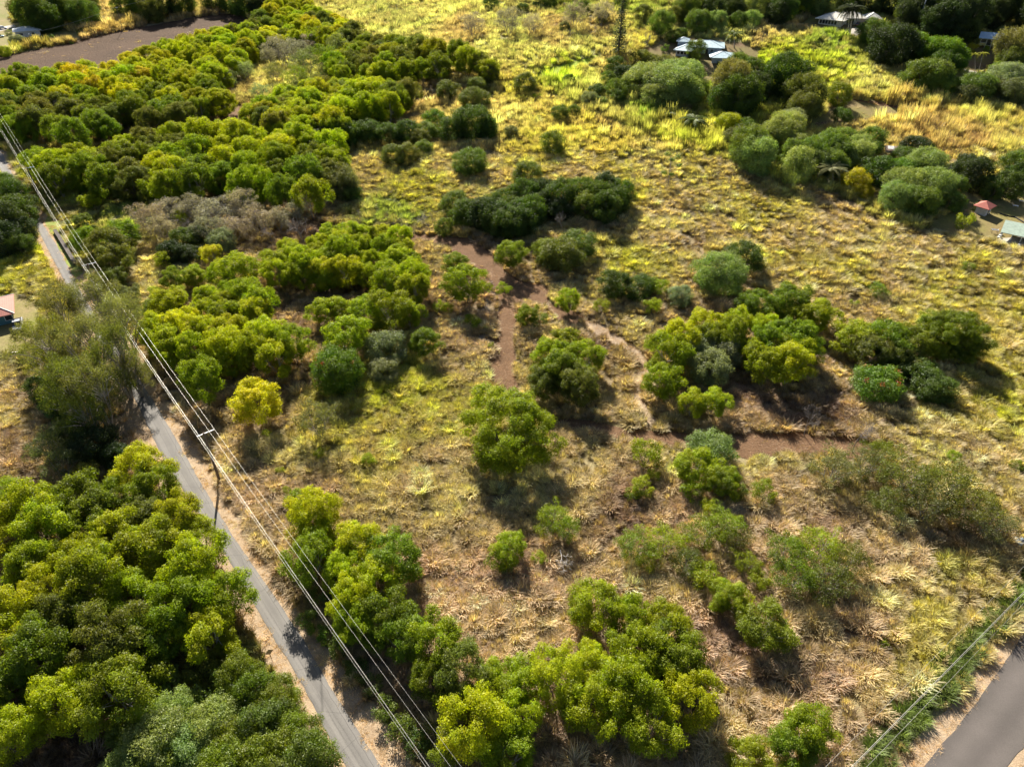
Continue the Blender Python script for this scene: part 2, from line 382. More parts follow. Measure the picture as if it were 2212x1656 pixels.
b = N(nt, 'ShaderNodeBsdfPrincipled'); b.inputs['Roughness'].default_value = .95; b.inputs['Specular IOR Level'].default_value = .1
tc = N(nt, 'ShaderNodeTexCoord'); o_ = tc.outputs['Object']; at = N(nt, 'ShaderNodeAttribute', attribute_name='tint')
n1 = noise(nt, .35, 6, .65, o_); n2 = noise(nt, 3.5, 6, .7, o_)
c = mix(nt, maprange(nt, n1.outputs[0], .3, .7, .25, .7), at.outputs['Color'], (.14,.095,.055))
c = mult(nt, c, maprange(nt, n2.outputs[0], .25, .75, .6, 1.2)); nt.links.new(c, b.inputs['Base Color'])
bp = N(nt, 'ShaderNodeBump'); bp.inputs['Strength'].default_value = .8; bp.inputs['Distance'].default_value = .3
nt.links.new(n2.outputs[0], bp.inputs['Height']); nt.links.new(bp.outputs[0], b.inputs['Normal']); nt.links.new(b.outputs[0], out.inputs[0])
me = bpy.data.meshes.new('ground'); me.from_pydata(np.stack([Xr, Yr, Z], 1).tolist(), [], Fq.tolist())
a = me.attributes.new('tint', 'FLOAT_COLOR', 'POINT'); a.data.foreach_set('color', np.concatenate([gc, np.ones((len(gc), 1))], 1).astype(np.float32).ravel())
me.materials.append(gm); me.polygons.foreach_set('use_smooth', [True]*len(me.polygons))
tag(link('ground', me), kind='structure')

M_ASPH = asphalt('worn_asphalt', (.155,.142,.128), (.19,.175,.155), [(.80, .016, .45), (.42, .03, .82)])
M_ASPH2 = asphalt('dark_asphalt', (.10,.086,.075), (.12,.102,.09), [])
M_STRAW = ground_mat('straw_litter', (.42,.31,.20), (.30,.21,.13), .4, 5, .8, .12, (.62,.50,.34))
M_DIRT = ground_mat('bare_dirt', (.20,.115,.062), (.15,.085,.046), .25, 2.6, 1, .4, (.33,.25,.17))
M_PLOUGH = ground_mat('ploughed_soil', (.115,.070,.042), (.085,.052,.031), .06, 1.0, 1, .9)
M_TRAMP = ground_mat('trampled_straw', (.42,.32,.22), (.28,.20,.13), .3, 3, 1, .2)
M_YARD = ground_mat('reddish_yard', (.19,.12,.07), (.20,.17,.06), .12, 2, .5, .1)
M_LAWN = ground_mat('dry_lawn', (.20,.18,.05), (.23,.17,.08), .1, 2, .5, .1)
M_LAWNG = ground_mat('green_lawn', (.19,.19,.05), (.27,.21,.10), .08, 2, .5, .1)
M_MOWN = ground_mat('mown_green', (.36,.44,.045), (.30,.38,.05), .15, 2, .5, .1)
M_CONC = ground_mat('pale_drive', (.45,.41,.35), (.40,.36,.30), .2, 2, .2, .05)
M_GVERGE = ground_mat('green_verge', (.18,.24,.05), (.26,.28,.07), .3, 3, .5, .1)
sheet('verge', verge_poly, .03, M_STRAW, label=None)
sheet('verge', verge2_poly, .03, M_STRAW)
sheet('green_verge', greenverge_poly, .045, M_GVERGE)
ribbon('road', poly(ROAD_L), poly(ROAD_R), .07, M_ASPH)
r2l = poly([(1880,1820),(1994,1656),(2060,1578),(2140,1474),(2212,1366),(2300,1235),(2400,1090)]); r2r = poly([(2060,1830),(2176,1656),(2230,1590),(2320,1474),(2400,1366),(2490,1250),(2590,1110)])
ribbon('side_road', r2l, r2r, .07, M_ASPH2)
sheet('ploughed_field', plough_poly, .06, M_PLOUGH, grid=5, wob=.8)
sheet('dirt_track', track_poly, .05, M_DIRT, grid=2, wob=.5, step=2)
sheet('dirt_track', track2_poly, .05, M_DIRT, grid=2, wob=.5, step=2)
sheet('dirt_clearing', track3_poly, .05, M_DIRT, grid=3)
sheet('dirt_clearing', track4_poly, .05, M_DIRT, grid=3)
sheet('trampled_path', strip_poly, .045, M_TRAMP, grid=2, wob=.5, step=2)
sheet('yard', yard_blue_poly, .05, M_YARD); sheet('lawn', lawn_poly, .05, M_LAWN)
sheet('yard', yard_white_poly, .05, M_LAWN); sheet('yard', yard_hut_poly, .05, M_LAWN); sheet('yard', yard_left_poly, .05, M_LAWNG)
sheet('lawn', yard_tl_poly, .05, M_LAWNG); sheet('yard', yard_yellow_poly, .05, M_YARD); sheet('mown_path', mown_poly, .05, M_MOWN)
drive_y = poly([(1990,128),(2020,134),(2070,146),(2110,156),(2150,168),(2150,173),(2100,166),(2050,155),(1985,136)])
sheet('driveway', drive_y, .09, M_CONC, grid=2, wob=.1); sheet('driveway', poly([(1822,66),(1850,60),(1862,68),(1846,82),(1826,78)]), .09, M_CONC, grid=2, wob=.1)
sheet('driveway', poly([(-30,62),(30,54),(35,58),(-20,74)]), .09, M_CONC, grid=2, wob=.1)
sheet('dirt_track', poly([(1840,216),(1860,214),(1960,232),(2060,246),(2160,262),(2300,285),(2300,294),(2160,270),(2060,254),(1960,240)]), .08, M_DIRT, grid=3)
sheet('dirt_track', poly([(1745,268),(1830,258),(1900,254),(1985,246),(1985,250),(1900,260),(1830,265),(1745,276)]), .08, M_DIRT, grid=3, wob=.2)
NOGRASS = [road_poly, road2_poly, plough_poly, track_poly, track2_poly, track3_poly, track4_poly, yard_blue_poly, lawn_poly, yard_white_poly, yard_hut_poly, yard_left_poly, yard_tl_poly, yard_yellow_poly, mown_poly, drive_y]
# ------------------------------------------------------------------ foliage meshes
def cards(P, Nrm, size, asp, rng, jit=.6, shape='diamond'):
    """leaf sprays as diamonds facing roughly along Nrm; returns V (4n,3), F"""
    n = len(P)
    Nn = Nrm+rng.normal(0, jit, (n, 3)); Nn /= np.linalg.norm(Nn, axis=1)[:, None]+1e-9
    a = rng.normal(0, 1, (n, 3)); a -= Nn*(a*Nn).sum(1)[:, None]; a /= np.linalg.norm(a, axis=1)[:, None]+1e-9
    b = np.cross(Nn, a); s = size[:, None]
    fold = Nn*s*.12
    V = np.stack([P-a*s*.5, P+b*s*asp*.5+fold, P+a*s*.5, P-b*s*asp*.5+fold], 1).reshape(-1, 3)
    F = np.arange(4*n).reshape(n, 4)
    return V, F
def fast_mesh(name, V, F, var, hue, mat):
    me = bpy.data.meshes.new(name); n = len(F); k = F.shape[1]
    me.vertices.add(len(V)); me.vertices.foreach_set('co', V.astype(np.float32).ravel())
    me.loops.add(n*k); me.loops.foreach_set('vertex_index', F.astype(np.int32).ravel())
    me.polygons.add(n); me.polygons.foreach_set('loop_start', np.arange(0, n*k, k, dtype=np.int32)); me.polygons.foreach_set('loop_total', np.full(n, k, np.int32))
    me.materials.append(mat); me.update(calc_edges=True)
    for nm, d in (('var', var), ('hue', hue)):
        a = me.attributes.new(nm, 'FLOAT', 'FACE'); a.data.foreach_set('value', d.astype(np.float32))
    return me
def crown_mesh(name, seed, R, HC, clumps, per, leaf, mat, clr=(.9, 1.4), zb=-.75, flat=.75, shell=(.55, 1.05), up=.35, asp=.55, jit=.6, irr=.25, squash=.8, droop=0, hollow=.35, side=.5):
    """crown centred at 0: radius R, half height HC; returns mesh and clump centres"""
    rng = np.random.default_rng(seed)
    cs = []; tries = 0
    # lumpy outline
    ph = rng.uniform(0, 6.28, 6); am = rng.uniform(.3, 1, 6)*irr/2
    def outline(th): return 1+sum(am[k]*np.sin((k+2)*th+ph[k]) for k in range(6))*.6
    while len(cs) < clumps and tries < clumps*60:
        tries += 1
        d = rng.normal(0, 1, 3); d /= np.linalg.norm(d)
        if d[2] < zb: continue
        if d[2] < 0 and rng.random() > side+.5*(1+d[2]/max(.01, -zb)): continue
        rr = rng.uniform(hollow, 1)**.35
        p = d*rr; k = outline(math.atan2(d[1], d[0]))
        q = np.array([p[0]*R*k, p[1]*R*k, np.sign(p[2])*abs(p[2])**flat*HC])
        if any(np.linalg.norm(q-c[0]) < clr[0]*.75 for c in cs) and tries < clumps*40: continue
        cs.append((q, rng.uniform(*clr), p))
    Vs = []; Fs = []; var = []; hue = []; off = 0
    for q, r, p in cs:
        n = max(6, int(per*(r/clr[1])**2)); d = rng.normal(0, 1, (n, 3)); d[:, 2] += up; d /= np.linalg.norm(d, axis=1)[:, None]
        rad_ = rng.uniform(shell[0], shell[1], n)[:, None]*r*(1+.25*np.sin(d[:, :1]*7+q[0]*3)*np.sin(d[:, 1:2]*6+q[1]*3))
        P = q+d*rad_*np.array([1, 1, squash]); 
        if droop: P[:, 2] -= droop*rng.random(n)**2*r
        V, F = cards(P, d+np.array([0, 0, up]), leaf*rng.uniform(.6, 1.3, n), asp, rng, jit)
        Vs.append(V); Fs.append(F+off); off += len(V)
        cv = rng.normal(.5, .17); var.append(np.clip(cv+rng.normal(0, .13, n), 0, 1)); ch = rng.normal(.5, .15); hue.append(np.clip(ch+rng.normal(0, .1, n)-.30*d[:, 2], 0, 1))  # upward leaves shifted yellower: sun on clump tops put into the hue
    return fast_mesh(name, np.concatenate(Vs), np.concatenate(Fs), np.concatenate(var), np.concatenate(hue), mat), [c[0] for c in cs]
def trunk_mesh(name, seed, base_z, R, centres, mat, r0, forks=3, nl=14, twig=.04, sides=6, lean=.12):
    """trunk from base_z up, dividing into limbs that reach clump centres"""
    rng = random.Random(seed); m = MB(); h = -base_z
    fk = []
    for k in range(forks):
        a = 2*math.pi*k/forks+rng.uniform(-.4, .4); top = Vector((math.cos(a)*R*.32, math.sin(a)*R*.32, base_z+h*rng.uniform(.62, .85)))
        b0 = Vector((math.cos(a)*r0*.3, math.sin(a)*r0*.3, base_z-.3))
        mid = b0.lerp(top, .5)+Vector((rng.uniform(-1, 1), rng.uniform(-1, 1), .3))*h*lean*.5
        q = mid.lerp(top, .5)+Vector((rng.uniform(-1, 1), rng.uniform(-1, 1), 0))*h*.03
        m.tube([b0, b0.lerp(mid, .5)+Vector((0, 0, h*.03)), mid, q, top], [r0, r0*.8, r0*.62, r0*.5, r0*.38], sides)
        fk.append((mid, q, top))
    cs = list(centres); rng.shuffle(cs)
    for c in cs[:nl]:
        c = Vector(c); f = min(fk, key=lambda t: (t[2]-c).length); s = rng.choice(f)
        e = s.lerp(c, 1.0); m1 = s.lerp(c, .5)+Vector((rng.uniform(-.1, .1)*R, rng.uniform(-.1, .1)*R, .08*R))
        m.tube([s, s.lerp(m1, .5), m1, m1.lerp(e, .6), e], [r0*.36, r0*.3, r0*.22, r0*.13, twig], max(4, sides-1), cap=False)
    return m.mesh(name, mat, True)

def proto(kind, seed, R, HC, height, **k):
    """height = total height of the tree; crown centre at height-HC"""
    mat = k.pop('mat', LEAF); bark = k.pop('bark', BARK); tr = dict(r0=k.pop('r0', .04*R+.05), forks=k.pop('forks', 3), nl=k.pop('nl', 14))
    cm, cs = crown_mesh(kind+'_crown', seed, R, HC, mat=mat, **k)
    tm = trunk_mesh(kind+'_trunk', seed+7, -(height-HC), R, cs, bark, **tr)
    return dict(crown=cm, trunk=tm, R=R, height=height, cz=height-HC)
LIB = {}
# feathery, cauliflower-topped trees (far = small in picture, coarser leaves)
LIB['fS'] = [proto('feathery', 10+i, 1.9, 1.35, 3.6, clumps=20, per=260, leaf=.19, up=.5, clr=(.5,.85), irr=.4, nl=8, r0=.07) for i in range(4)]
LIB['fM'] = [proto('feathery', 20+i, 4.0, 2.9, 7.6, clumps=64, per=560, leaf=.235, clr=(.65,1.25), irr=.5, up=.5, zb=-.9, nl=24, r0=.14, bark=(PALEBARK if i % 2 else BARK)) for i in range(5)]
LIB['fL'] = [proto('feathery', 30+i, 7.5, 5.2, 11.0, clumps=200, per=600, leaf=.26, clr=(.8,1.45), irr=.5, up=.5, zb=-.95, side=.8, nl=26, r0=.26, forks=4) for i in range(3)]
# thin feathery ones where branches and ground show through
LIB['tM'] = [proto('thin', 40+i, 4.0, 2.6, 7.0, clumps=52, per=210, leaf=.22, up=.5, clr=(.6,1.25), irr=.45, nl=30, r0=.13, bark=PALEBARK, hollow=.1) for i in range(4)]
# dense dark broadleaf shrubs and trees, rounded to the ground
LIB['dS'] = [proto('broad', 50+i, 1.7, 1.25, 2.5, clumps=18, per=220, leaf=.17, clr=(.5,.8), mat=LEAFD, irr=.3, zb=-.95, side=.9, asp=.7, nl=6, r0=.07) for i in range(3)]
LIB['dM'] = [proto('broad', 60+i, 3.8, 3.0, 6.1, clumps=75, per=380, leaf=.21, clr=(.8,1.3), mat=LEAFD, irr=.3, zb=-.95, side=.9, asp=.7, nl=10, r0=.16) for i in range(4)]
LIB['dL'] = [proto('broad', 70+i, 6.5, 4.6, 9.4, clumps=135, per=480, leaf=.26, clr=(1.1,1.9), mat=LEAFD, irr=.35, zb=-.95, side=.9, asp=.7, nl=14, r0=.3) for i in range(3)]
# tall gums with loose hanging foliage
LIB['gum'] = [proto('gum', 80+i, 6.0, 7.5, 20.0, clumps=78, per=420, leaf=.30, clr=(.9,1.7), mat=LEAF, bark=PALEBARK, irr=.7, zb=-.85, side=.7, asp=.4, droop=1.0, hollow=.15, nl=45, r0=.42, forks=4, up=.2, squash=1.0) for i in range(3)]

def bare_mesh(name, seed, height, spread, mat, r0=.16, fine=1, forks=4, low=.25):
    rng = random.Random(seed); m = MB()
    def grow(p, d, L, r, depth):
        k = 3; pts = [p]; q = p; dd = d.copy()
        for i in range(k):
            dd = (dd+Vector((rng.gauss(0, .16), rng.gauss(0, .16), rng.gauss(.04, .1)))).normalized(); q = q+dd*L/k; pts.append(q)
        m.tube(pts, [r*(1-.45*i/k) for i in range(k+1)], 6 if depth < 2 else 4, cap=False)
        if depth >= 4+fine or L < .25: return
        nb = rng.choice((2, 3)) if depth else forks
        for i in range(nb+(1 if depth in (2, 3) else 0)):
            ax = dd.orthogonal().normalized(); ax.rotate(Matrix.Rotation(rng.uniform(0, 6.28), 3, dd))
            nd = (dd*rng.uniform(.5, .95)+ax*spread*rng.uniform(.4, 1)).normalized(); nd.z = max(nd.z, -.12)
            s = pts[-1] if i < 2 else pts[rng.choice((2, 3))]
            grow(s, nd, L*rng.uniform(.58, .82), max(.018, r*.55), depth+1)
    grow(Vector((0, 0, -.2)), Vector((rng.gauss(0, .06), rng.gauss(0, .06), 1)).normalized(), height*(.3+low), r0, 0)
    return m.mesh(name, mat, True)
BARE = [bare_mesh('bare_tree_branches', 100+i, 5.2, 1.0, DEADWOOD, .16, 1) for i in range(4)]
BAREH = [max(v.co.z for v in me.vertices) for me in BARE]; BARER = [max(max(abs(v.co.x), abs(v.co.y)) for v in me.vertices) for me in BARE]

# ------------------------------------------------------------------ planting
COL = {  # crown colours (albedo)
 'gold': (.36,.37,.010), 'ylw': (.27,.325,.008), 'lime': (.20,.26,.008), 'fern': (.135,.19,.010), 'olive': (.12,.145,.022), 'grey': (.13,.15,.05),
 'dark': (.035,.058,.012), 'deep': (.06,.105,.010), 'mid': (.11,.165,.020), 'pale': (.22,.29,.08), 'sage': (.20,.235,.12), 'gum': (.165,.175,.05), 'glossy': (.10,.19,.008), 'sun': (.40,.40,.012), 'twig': (.25,.22,.20)}  # sun is just the brightest yellow crown colour
WORD = {'gold':'golden yellow','ylw':'yellow-green','lime':'bright green','fern':'leafy green','olive':'olive green','grey':'grey-green','dark':'very dark green','deep':'deep green',
 'mid':'mid green','pale':'pale green','sage':'silvery sage green','gum':'dull olive','glossy':'glossy green','sun':'bright yellow','twig':'ash grey'}
ORD = ['first','second','third','fourth','fifth','sixth','seventh','eighth','ninth','tenth','eleventh','twelfth','thirteenth','fourteenth','fifteenth','sixteenth','seventeenth','eighteenth','nineteenth','twentieth']
prng = random.Random(77); PLANTED = []
WOOD = []
def plant(spec, cx, cy, wpx, col, name, ratio=None, vary=.12, sink=None, tall=1.0):
    """one tree whose crown centre is seen at (cx, cy) and is wpx wide"""
    # size class from metres
    dep = GD(cx, cy, 4)[1]; wm = wpx*dep/FPX
    if spec == 'f': key = 'fS' if wm < 5 else 'fM' if wm < 11.5 else 'fL'
    elif spec == 't': key = 'fS' if wm < 4 else 'tM'
    elif spec == 'd': key = 'dS' if wm < 4.5 else 'dM' if wm < 10 else 'dL'
    else: key = spec
    P = prng.choice(LIB[key]); s = wm/2/P['R']
    sz = s if ratio is None else ratio*wm/P['height']
    if ratio is None: sz = s*tall*prng.uniform(.9, 1.12)
    p, dep = GD(cx, cy, P['cz']*sz); wm = wpx*dep/FPX; s2 = wm/2/P['R']; sz *= s2/s; s = s2
    p = GD(cx, cy, P['cz']*sz)[0]; z0 = gz(p.x, p.y)
    k = prng.uniform(.93, 1.07)
    if sink is not None:
        b = COL[col]; g = prng.uniform(1-vary*1.3, 1+vary*1.3); PLANTED.append((p.x, p.y, wm/2))
        sink.append((p.x, p.y, z0+P['cz']*sz, prng.uniform(0, 6.28), s, sz, tuple(c_*g*prng.uniform(1-vary, 1+vary) for c_ in b), P)); return None
    r = empty(name, (p.x, p.y, z0), prng.uniform(0, 6.28))
    r.scale = (s, s*k, sz)
    t = link('trunk', P['trunk'], r); c = link('crown', P['crown'], r)
    t.location.z = c.location.z = P['cz']
    b = COL[col]; f = [prng.uniform(1-vary, 1+vary) for _ in range(3)]; g = prng.uniform(1-vary*1.3, 1+vary*1.3)
    c.color = (b[0]*f[0]*g, b[1]*g, b[2]*f[2]*g, 1)
    PLANTED.append((p.x, p.y, wm/2)); return r
def sizeword(w, ws):
    return 'broad' if w > 1.25*ws else 'small' if w < .8*ws else ''
def plural(n): return n+('es' if n.endswith('sh') else '' if n.endswith('sprays') else 's')
def label_row(items, where, noun, cat, group, colr):
    """items: (obj, cx, cy, w, col); names each by its colour and its place along the group"""
    items = sorted(items, key=lambda t: t[1])
    n = len(items); ws = sum(t[3] for t in items)/max(1, n)
    for i, (o, cx, cy, wv, col) in enumerate(items):
        wd = ' '.join(x for x in (sizeword(wv, ws), WORD[col], noun) if x)
        if n == 1: lab = f"{wd} {where}"
        elif n == 2: lab = f"{wd}, {'left' if i == 0 else 'right'} of two {where}"
        else: lab = f"{wd}, {'leftmost' if i == 0 else 'rightmost' if i == n-1 else ORD[i]+' from left' if i < 20 else f'{i+1}th from left'} {where}"
        if len(lab.split()) > 16: print('LONG', lab)
        tag(o, lab, cat, group if n > 1 else None)
def cluster(where, spec, data, noun='tree', name='feathery_tree', ratio=None, cat='tree', group=None):
    it = []
    for tok in data.split():
        cx, cy, wv, col = tok.split(','); cx, cy, wv = float(cx), float(cy), float(wv)
        it.append((plant(spec, cx, cy, wv, col, name, ratio), cx, cy, wv, col))
    label_row(it, where, noun, cat, group or f'{plural(noun)} {where}'[:70], None)
class Pick:
    """picks neighbouring colours for neighbouring trees"""
    def __init__(s, v): s.v = min(.999, max(0, v))
    def choice(s, c): return c[int(s.v*len(c))]
def stand(where, outline, spacing, wm, cols, name='feathery_tree', noun='tree', spec='f', h=8, seed=1, ratio=None, rows=None, cat='tree', sink=None, tall=1.2):
    """a wood: crowns fill the outline (seen at crown height); labelled row by row from the back"""
    P = [tuple(G(x, y, h)[:2]) for x, y in outline]; rng = random.Random(seed)
    xs = [p[0] for p in P]; ys = [p[1] for p in P]; pts = []
    for _ in range(6000):
        x = rng.uniform(min(xs), max(xs)); y = rng.uniform(min(ys), max(ys))
        if not inside(P, np.array([x]), np.array([y]))[0]: continue
        if all((x-a)**2+(y-b)**2 > spacing**2 for a, b in pts): pts.append((x, y))
    sc = []
    for x, y in pts:
        z = gz(x, y)+h; sx, sy, d = toscreen(x, y, z); sc.append((float(sx), float(sy), float(d)))
    sc.sort(key=lambda t: t[1])
    n = len(sc); nr = max(1, round(n/ (rows or 10))); 
    for r in range(nr):
        row = sc[r*n//nr:(r+1)*n//nr]; it = []
        for sx, sy, d in row:
            nz = float(fbm(np.array([sx]), np.array([sy*1.6]), 60, seed)[0]); rr_ = Pick(nz*1.6-.3+rng.uniform(-.22, .22))
            col = rr_.choice(cols) if not callable(cols) else cols(sx, sy, rr_)
            wv = rng.uniform(wm*.85, wm*1.28)*FPX/d
            it.append((plant(spec, sx, sy, wv, col, name, ratio, sink=sink, tall=tall), sx, sy, wv, col))
        if sink is not None: continue
        rn = 'back row' if r == 0 else 'front row' if r == nr-1 else f'{ORD[r]} row'
        label_row(it, f"in {rn} {where}" if nr > 1 else 'in '+where[3:], noun, cat, f'{plural(noun)} {where}'[:70], None)

def instancer(name, protos, P, rot, scl, col, idx, label, cat):
    """one object of kind stuff: mesh points carrying instances of the prototypes"""
    k = len(P); me = bpy.data.meshes.new(name); me.vertices.add(k); me.vertices.foreach_set('co', np.asarray(P, np.float32).ravel())
    def at(nm, ty, data, key):
        a = me.attributes.new(nm, ty, 'POINT'); a.data.foreach_set(key, np.asarray(data, np.float32 if ty != 'INT' else np.int32).ravel())
    at('tint', 'FLOAT_COLOR', np.concatenate([np.clip(col, .004, .8), np.ones((k, 1))], 1), 'color')
    at('rot', 'FLOAT_VECTOR', rot, 'vector'); at('scl', 'FLOAT_VECTOR', scl, 'vector'); at('idx', 'INT', idx, 'value')
    o = link(name, me); o['kind'] = 'stuff'; o['label'] = label; o['category'] = cat
    ng = bpy.data.node_groups.new(name+'_scatter', 'GeometryNodeTree')
    ng.interface.new_socket('Geometry', in_out='INPUT', socket_type='NodeSocketGeometry'); ng.interface.new_socket('Geometry', in_out='OUTPUT', socket_type='NodeSocketGeometry')
    gi = ng.nodes.new('NodeGroupInput'); go = ng.nodes.new('NodeGroupOutput'); iop = ng.nodes.new('GeometryNodeInstanceOnPoints')
    gg = ng.nodes.new('GeometryNodeGeometryToInstance')
    for p in reversed(protos):
        oi = ng.nodes.new('GeometryNodeObjectInfo'); oi.inputs['Object'].default_value = p; ng.links.new(oi.outputs['Geometry'], gg.inputs[0])
    def attr(nm, ty):
        a = ng.nodes.new('GeometryNodeInputNamedAttribute'); a.data_type = ty; a.inputs['Name'].default_value = nm; return a.outputs[0]
    e2r = ng.nodes.new('FunctionNodeEulerToRotation'); ng.links.new(attr('rot', 'FLOAT_VECTOR'), e2r.inputs[0])
    ng.links.new(gi.outputs[0], iop.inputs['Points']); ng.links.new(gg.outputs[0], iop.inputs['Instance']); iop.inputs['Pick Instance'].default_value = True
    ng.links.new(attr('idx', 'INT'), iop.inputs['Instance Index']); ng.links.new(e2r.outputs[0], iop.inputs['Rotation']); ng.links.new(attr('scl', 'FLOAT_VECTOR'), iop.inputs['Scale'])
    ng.links.new(iop.outputs[0], go.inputs[0]); md = o.modifiers.new('scatter', 'NODES'); md.node_group = ng
    print(name, k); return o
def flush_wood(name, items, label, cat):
    lib = []; keys = []
    for it in items:
        if id(it[7]) not in keys:
            keys.append(id(it[7])); c = it[7]['crown'].copy(); c.materials.clear(); c.materials.append(LEAFI)
            lib += [bpy.data.objects.new('wood_crown', c), bpy.data.objects.new('wood_trunk', it[7]['trunk'])]
    P = []; rot = []; scl = []; col = []; idx = []
    for x, y, z, r, s, sz, c, pr in items:
        k = keys.index(id(pr))
        for q in (0, 1): P.append((x, y, z)); rot.append((0, 0, r)); scl.append((s, s, sz)); col.append(c); idx.append(2*k+q)
    return instancer(name, lib, P, rot, scl, np.array(col), idx, label, cat)
# ---- woods
stand('of wood below ploughed field', [(0,174),(60,167),(140,157),(230,150),(300,132),(350,114),(400,96),(440,76),(480,70),(545,68),(556,98),(530,130),(490,150),(475,180),(495,215),(440,245),(370,262),(280,275),(190,290),(110,300),(50,285),(0,270)],
      8.3, 9.8, lambda x, y, r: r.choice(['gold','gold','ylw'] if 130 < x < 330 and y < 215 else ['lime','ylw','ylw'] if y < 180 else ['fern','lime','ylw','lime'] if y < 225 else ['fern','olive','fern','grey']), sink=WOOD, seed=11, rows=12)  # front trees darker: shade on the wood's near side put into crown colours
stand('of middle wood by roadside lines', [(62,348),(150,338),(240,322),(330,300),(430,288),(510,282),(560,250),(620,205),(690,190),(750,195),(735,230),(760,262),(740,300),(720,340),(730,385),(690,425),(600,420),(520,405),(430,400),(340,415),(260,395),(170,385),(80,382)],
      7.9, 9.6, lambda x, y, r: r.choice(['lime','ylw','ylw'] if y < 330 and x > 420 else ['olive','fern','lime','ylw']), seed=12, rows=12)
stand('of wood beside pale meadow strip', [(560,250),(620,205),(690,185),(760,190),(880,195),(890,215),(850,235),(770,262),(700,285),(640,300),(600,280)],
      6.5, 8.5, lambda x, y, r: r.choice(['ylw','lime','olive','ylw']), sink=WOOD, seed=13, rows=12)
stand('of thin band above isolated bushes', [(705,152),(740,120),(795,90),(850,98),(960,108),(1040,135),(1080,152),(1060,160),(980,142),(900,150),(870,165),(790,172),(720,172)],
      6.5, 8.6, lambda x, y, r: r.choice(['ylw','lime','olive','fern'] if x < 950 else ['olive','fern','lime']), sink=WOOD, seed=14, rows=12)
stand('of wood at far end of ploughed field', [(560,40),(600,12),(660,8),(700,30),(760,60),(770,90),(720,98),(640,90),(580,100),(540,75)],
      8, 9.5, lambda x, y, r: r.choice(['ylw','lime','olive','gold']), sink=WOOD, seed=15, rows=9)
stand('of bright grove by dirt track', [(578,575),(600,545),(670,520),(740,502),(825,498),(865,515),(895,560),(925,605),(915,640),(850,625),(770,600),(700,612),(640,608),(600,600)],
      4.4, 5.9, lambda x, y, r: r.choice(['lime','ylw','lime','ylw']), seed=16, rows=11)
stand('of roadside yellow-topped grove', [(325,700),(345,690),(380,700),(440,715),(520,708),(600,705),(638,740),(630,780),(580,770),(500,800),(430,830),(400,800),(380,750),(345,740)],
      4.4, 6.0, lambda x, y, r: r.choice(['ylw','ylw','lime','sun']), seed=17, rows=11)
stand('of bright copse inside grove', [(425,640),(470,625),(540,630),(575,655),(560,680),(480,690),(435,675)], 4.2, 6.0, ['ylw','lime'], seed=18, rows=9)
stand('of wood left of near road', [(0,1040),(60,1045),(140,1070),(210,1055),(280,1025),(310,1010),(335,1040),(365,1085),(405,1130),(450,1190),(450,1230),(480,1270),(505,1330),(505,1380),(440,1370),(380,1370),(330,1420),(270,1500),(200,1560),(120,1600),(0,1600)],
      5.0, 6.6, lambda x, y, r: r.choice(['lime','ylw','fern','lime','olive']), seed=19, rows=11)
stand('of grove just right of wires', [(625,1140),(670,1105),(730,1125),(800,1150),(860,1190),(865,1240),(820,1260),(740,1260),(680,1230),(630,1190)], 4.3, 6.0, ['lime','ylw','fern'], seed=20, rows=9)
stand('of roadside belt under wires', [(715,1300),(790,1285),(850,1330),(900,1375),(980,1405),(1060,1440),(1080,1480),(1040,1510),(960,1490),(880,1430),(800,1370),(740,1340)], 3.7, 5.4, ['lime','fern','ylw','olive'], seed=21, rows=9)
stand('of tall grove at bottom of field', [(1010,1555),(1060,1490),(1150,1450),(1230,1430),(1300,1400),(1320,1350),(1390,1320),(1470,1350),(1520,1400),(1540,1460),(1545,1520),(1480,1560),(1400,1570),(1300,1530),(1180,1530),(1090,1580)],
      4.2, 5.8, lambda x, y, r: r.choice(['ylw','ylw','olive'] if x < 1300 else ['lime','ylw','ylw','fern']), seed=22, rows=10)
stand('of large grove right of dirt track', [(1430,740),(1480,710),(1560,690),(1640,700),(1720,715),(1750,750),(1740,790),(1690,810),(1640,790),(1600,740),(1500,740),(1440,765)],
      4.6, 6.5, lambda x, y, r: r.choice(['lime','ylw','fern']), seed=23, rows=9)
stand('of dark round-topped belt', [(1040,445),(1100,420),(1180,412),(1260,408),(1330,400),(1345,425),(1310,450),(1230,455),(1150,460),(1120,485),(1070,480),(1045,465)], 5.0, 7.2, ['deep','deep','dark','mid'],
      name='broadleaf_tree', noun='bushy tree', spec='d', h=5, seed=24, rows=9)
stand('of dark hillside forest', [(1960,6),(2010,2),(2060,-14),(2260,-20),(2270,45),(2180,45),(2080,40),(2010,52),(1965,48)], 9, 12.5, ['dark','dark','deep'], name='forest_tree', noun='tree', spec='d', h=9, seed=25, rows=9, ratio=1.0)  # very dark crowns: shade over this forest put into their colour
stand('of leafy thicket at bottom left', [(240,1650),(290,1570),(350,1510),(430,1480),(520,1455),(580,1475),(620,1530),(660,1600),(690,1670),(560,1690),(400,1690)], 3.2, 5.0, ['mid','fern','pale','mid'],
      name='broadleaf_shrub', noun='shrub', spec='d', h=3, seed=26, rows=10, cat='shrub')
stand('of top forest edge', [(1490,30),(1560,22),(1640,14),(1720,10),(1760,-10),(1740,-30),(1480,-20)], 10, 11, ['deep','mid','dark','pale'], name='forest_tree', noun='tree', spec='d', h=6, seed=27, rows=9)
stand('of green thicket above red hut', [(1700,335),(1760,325),(1840,295),(1890,300),(1880,335),(1820,350),(1750,370),(1700,365)], 5.6, 8.0, ['pale','pale','mid'], name='broadleaf_tree', noun='leafy tree', spec='d', h=5, seed=28, rows=9)

flush_wood('distant_woodland', WOOD, 'dense yellow-green woodland between ploughed field and upper pasture, too many trees to count', 'woodland')
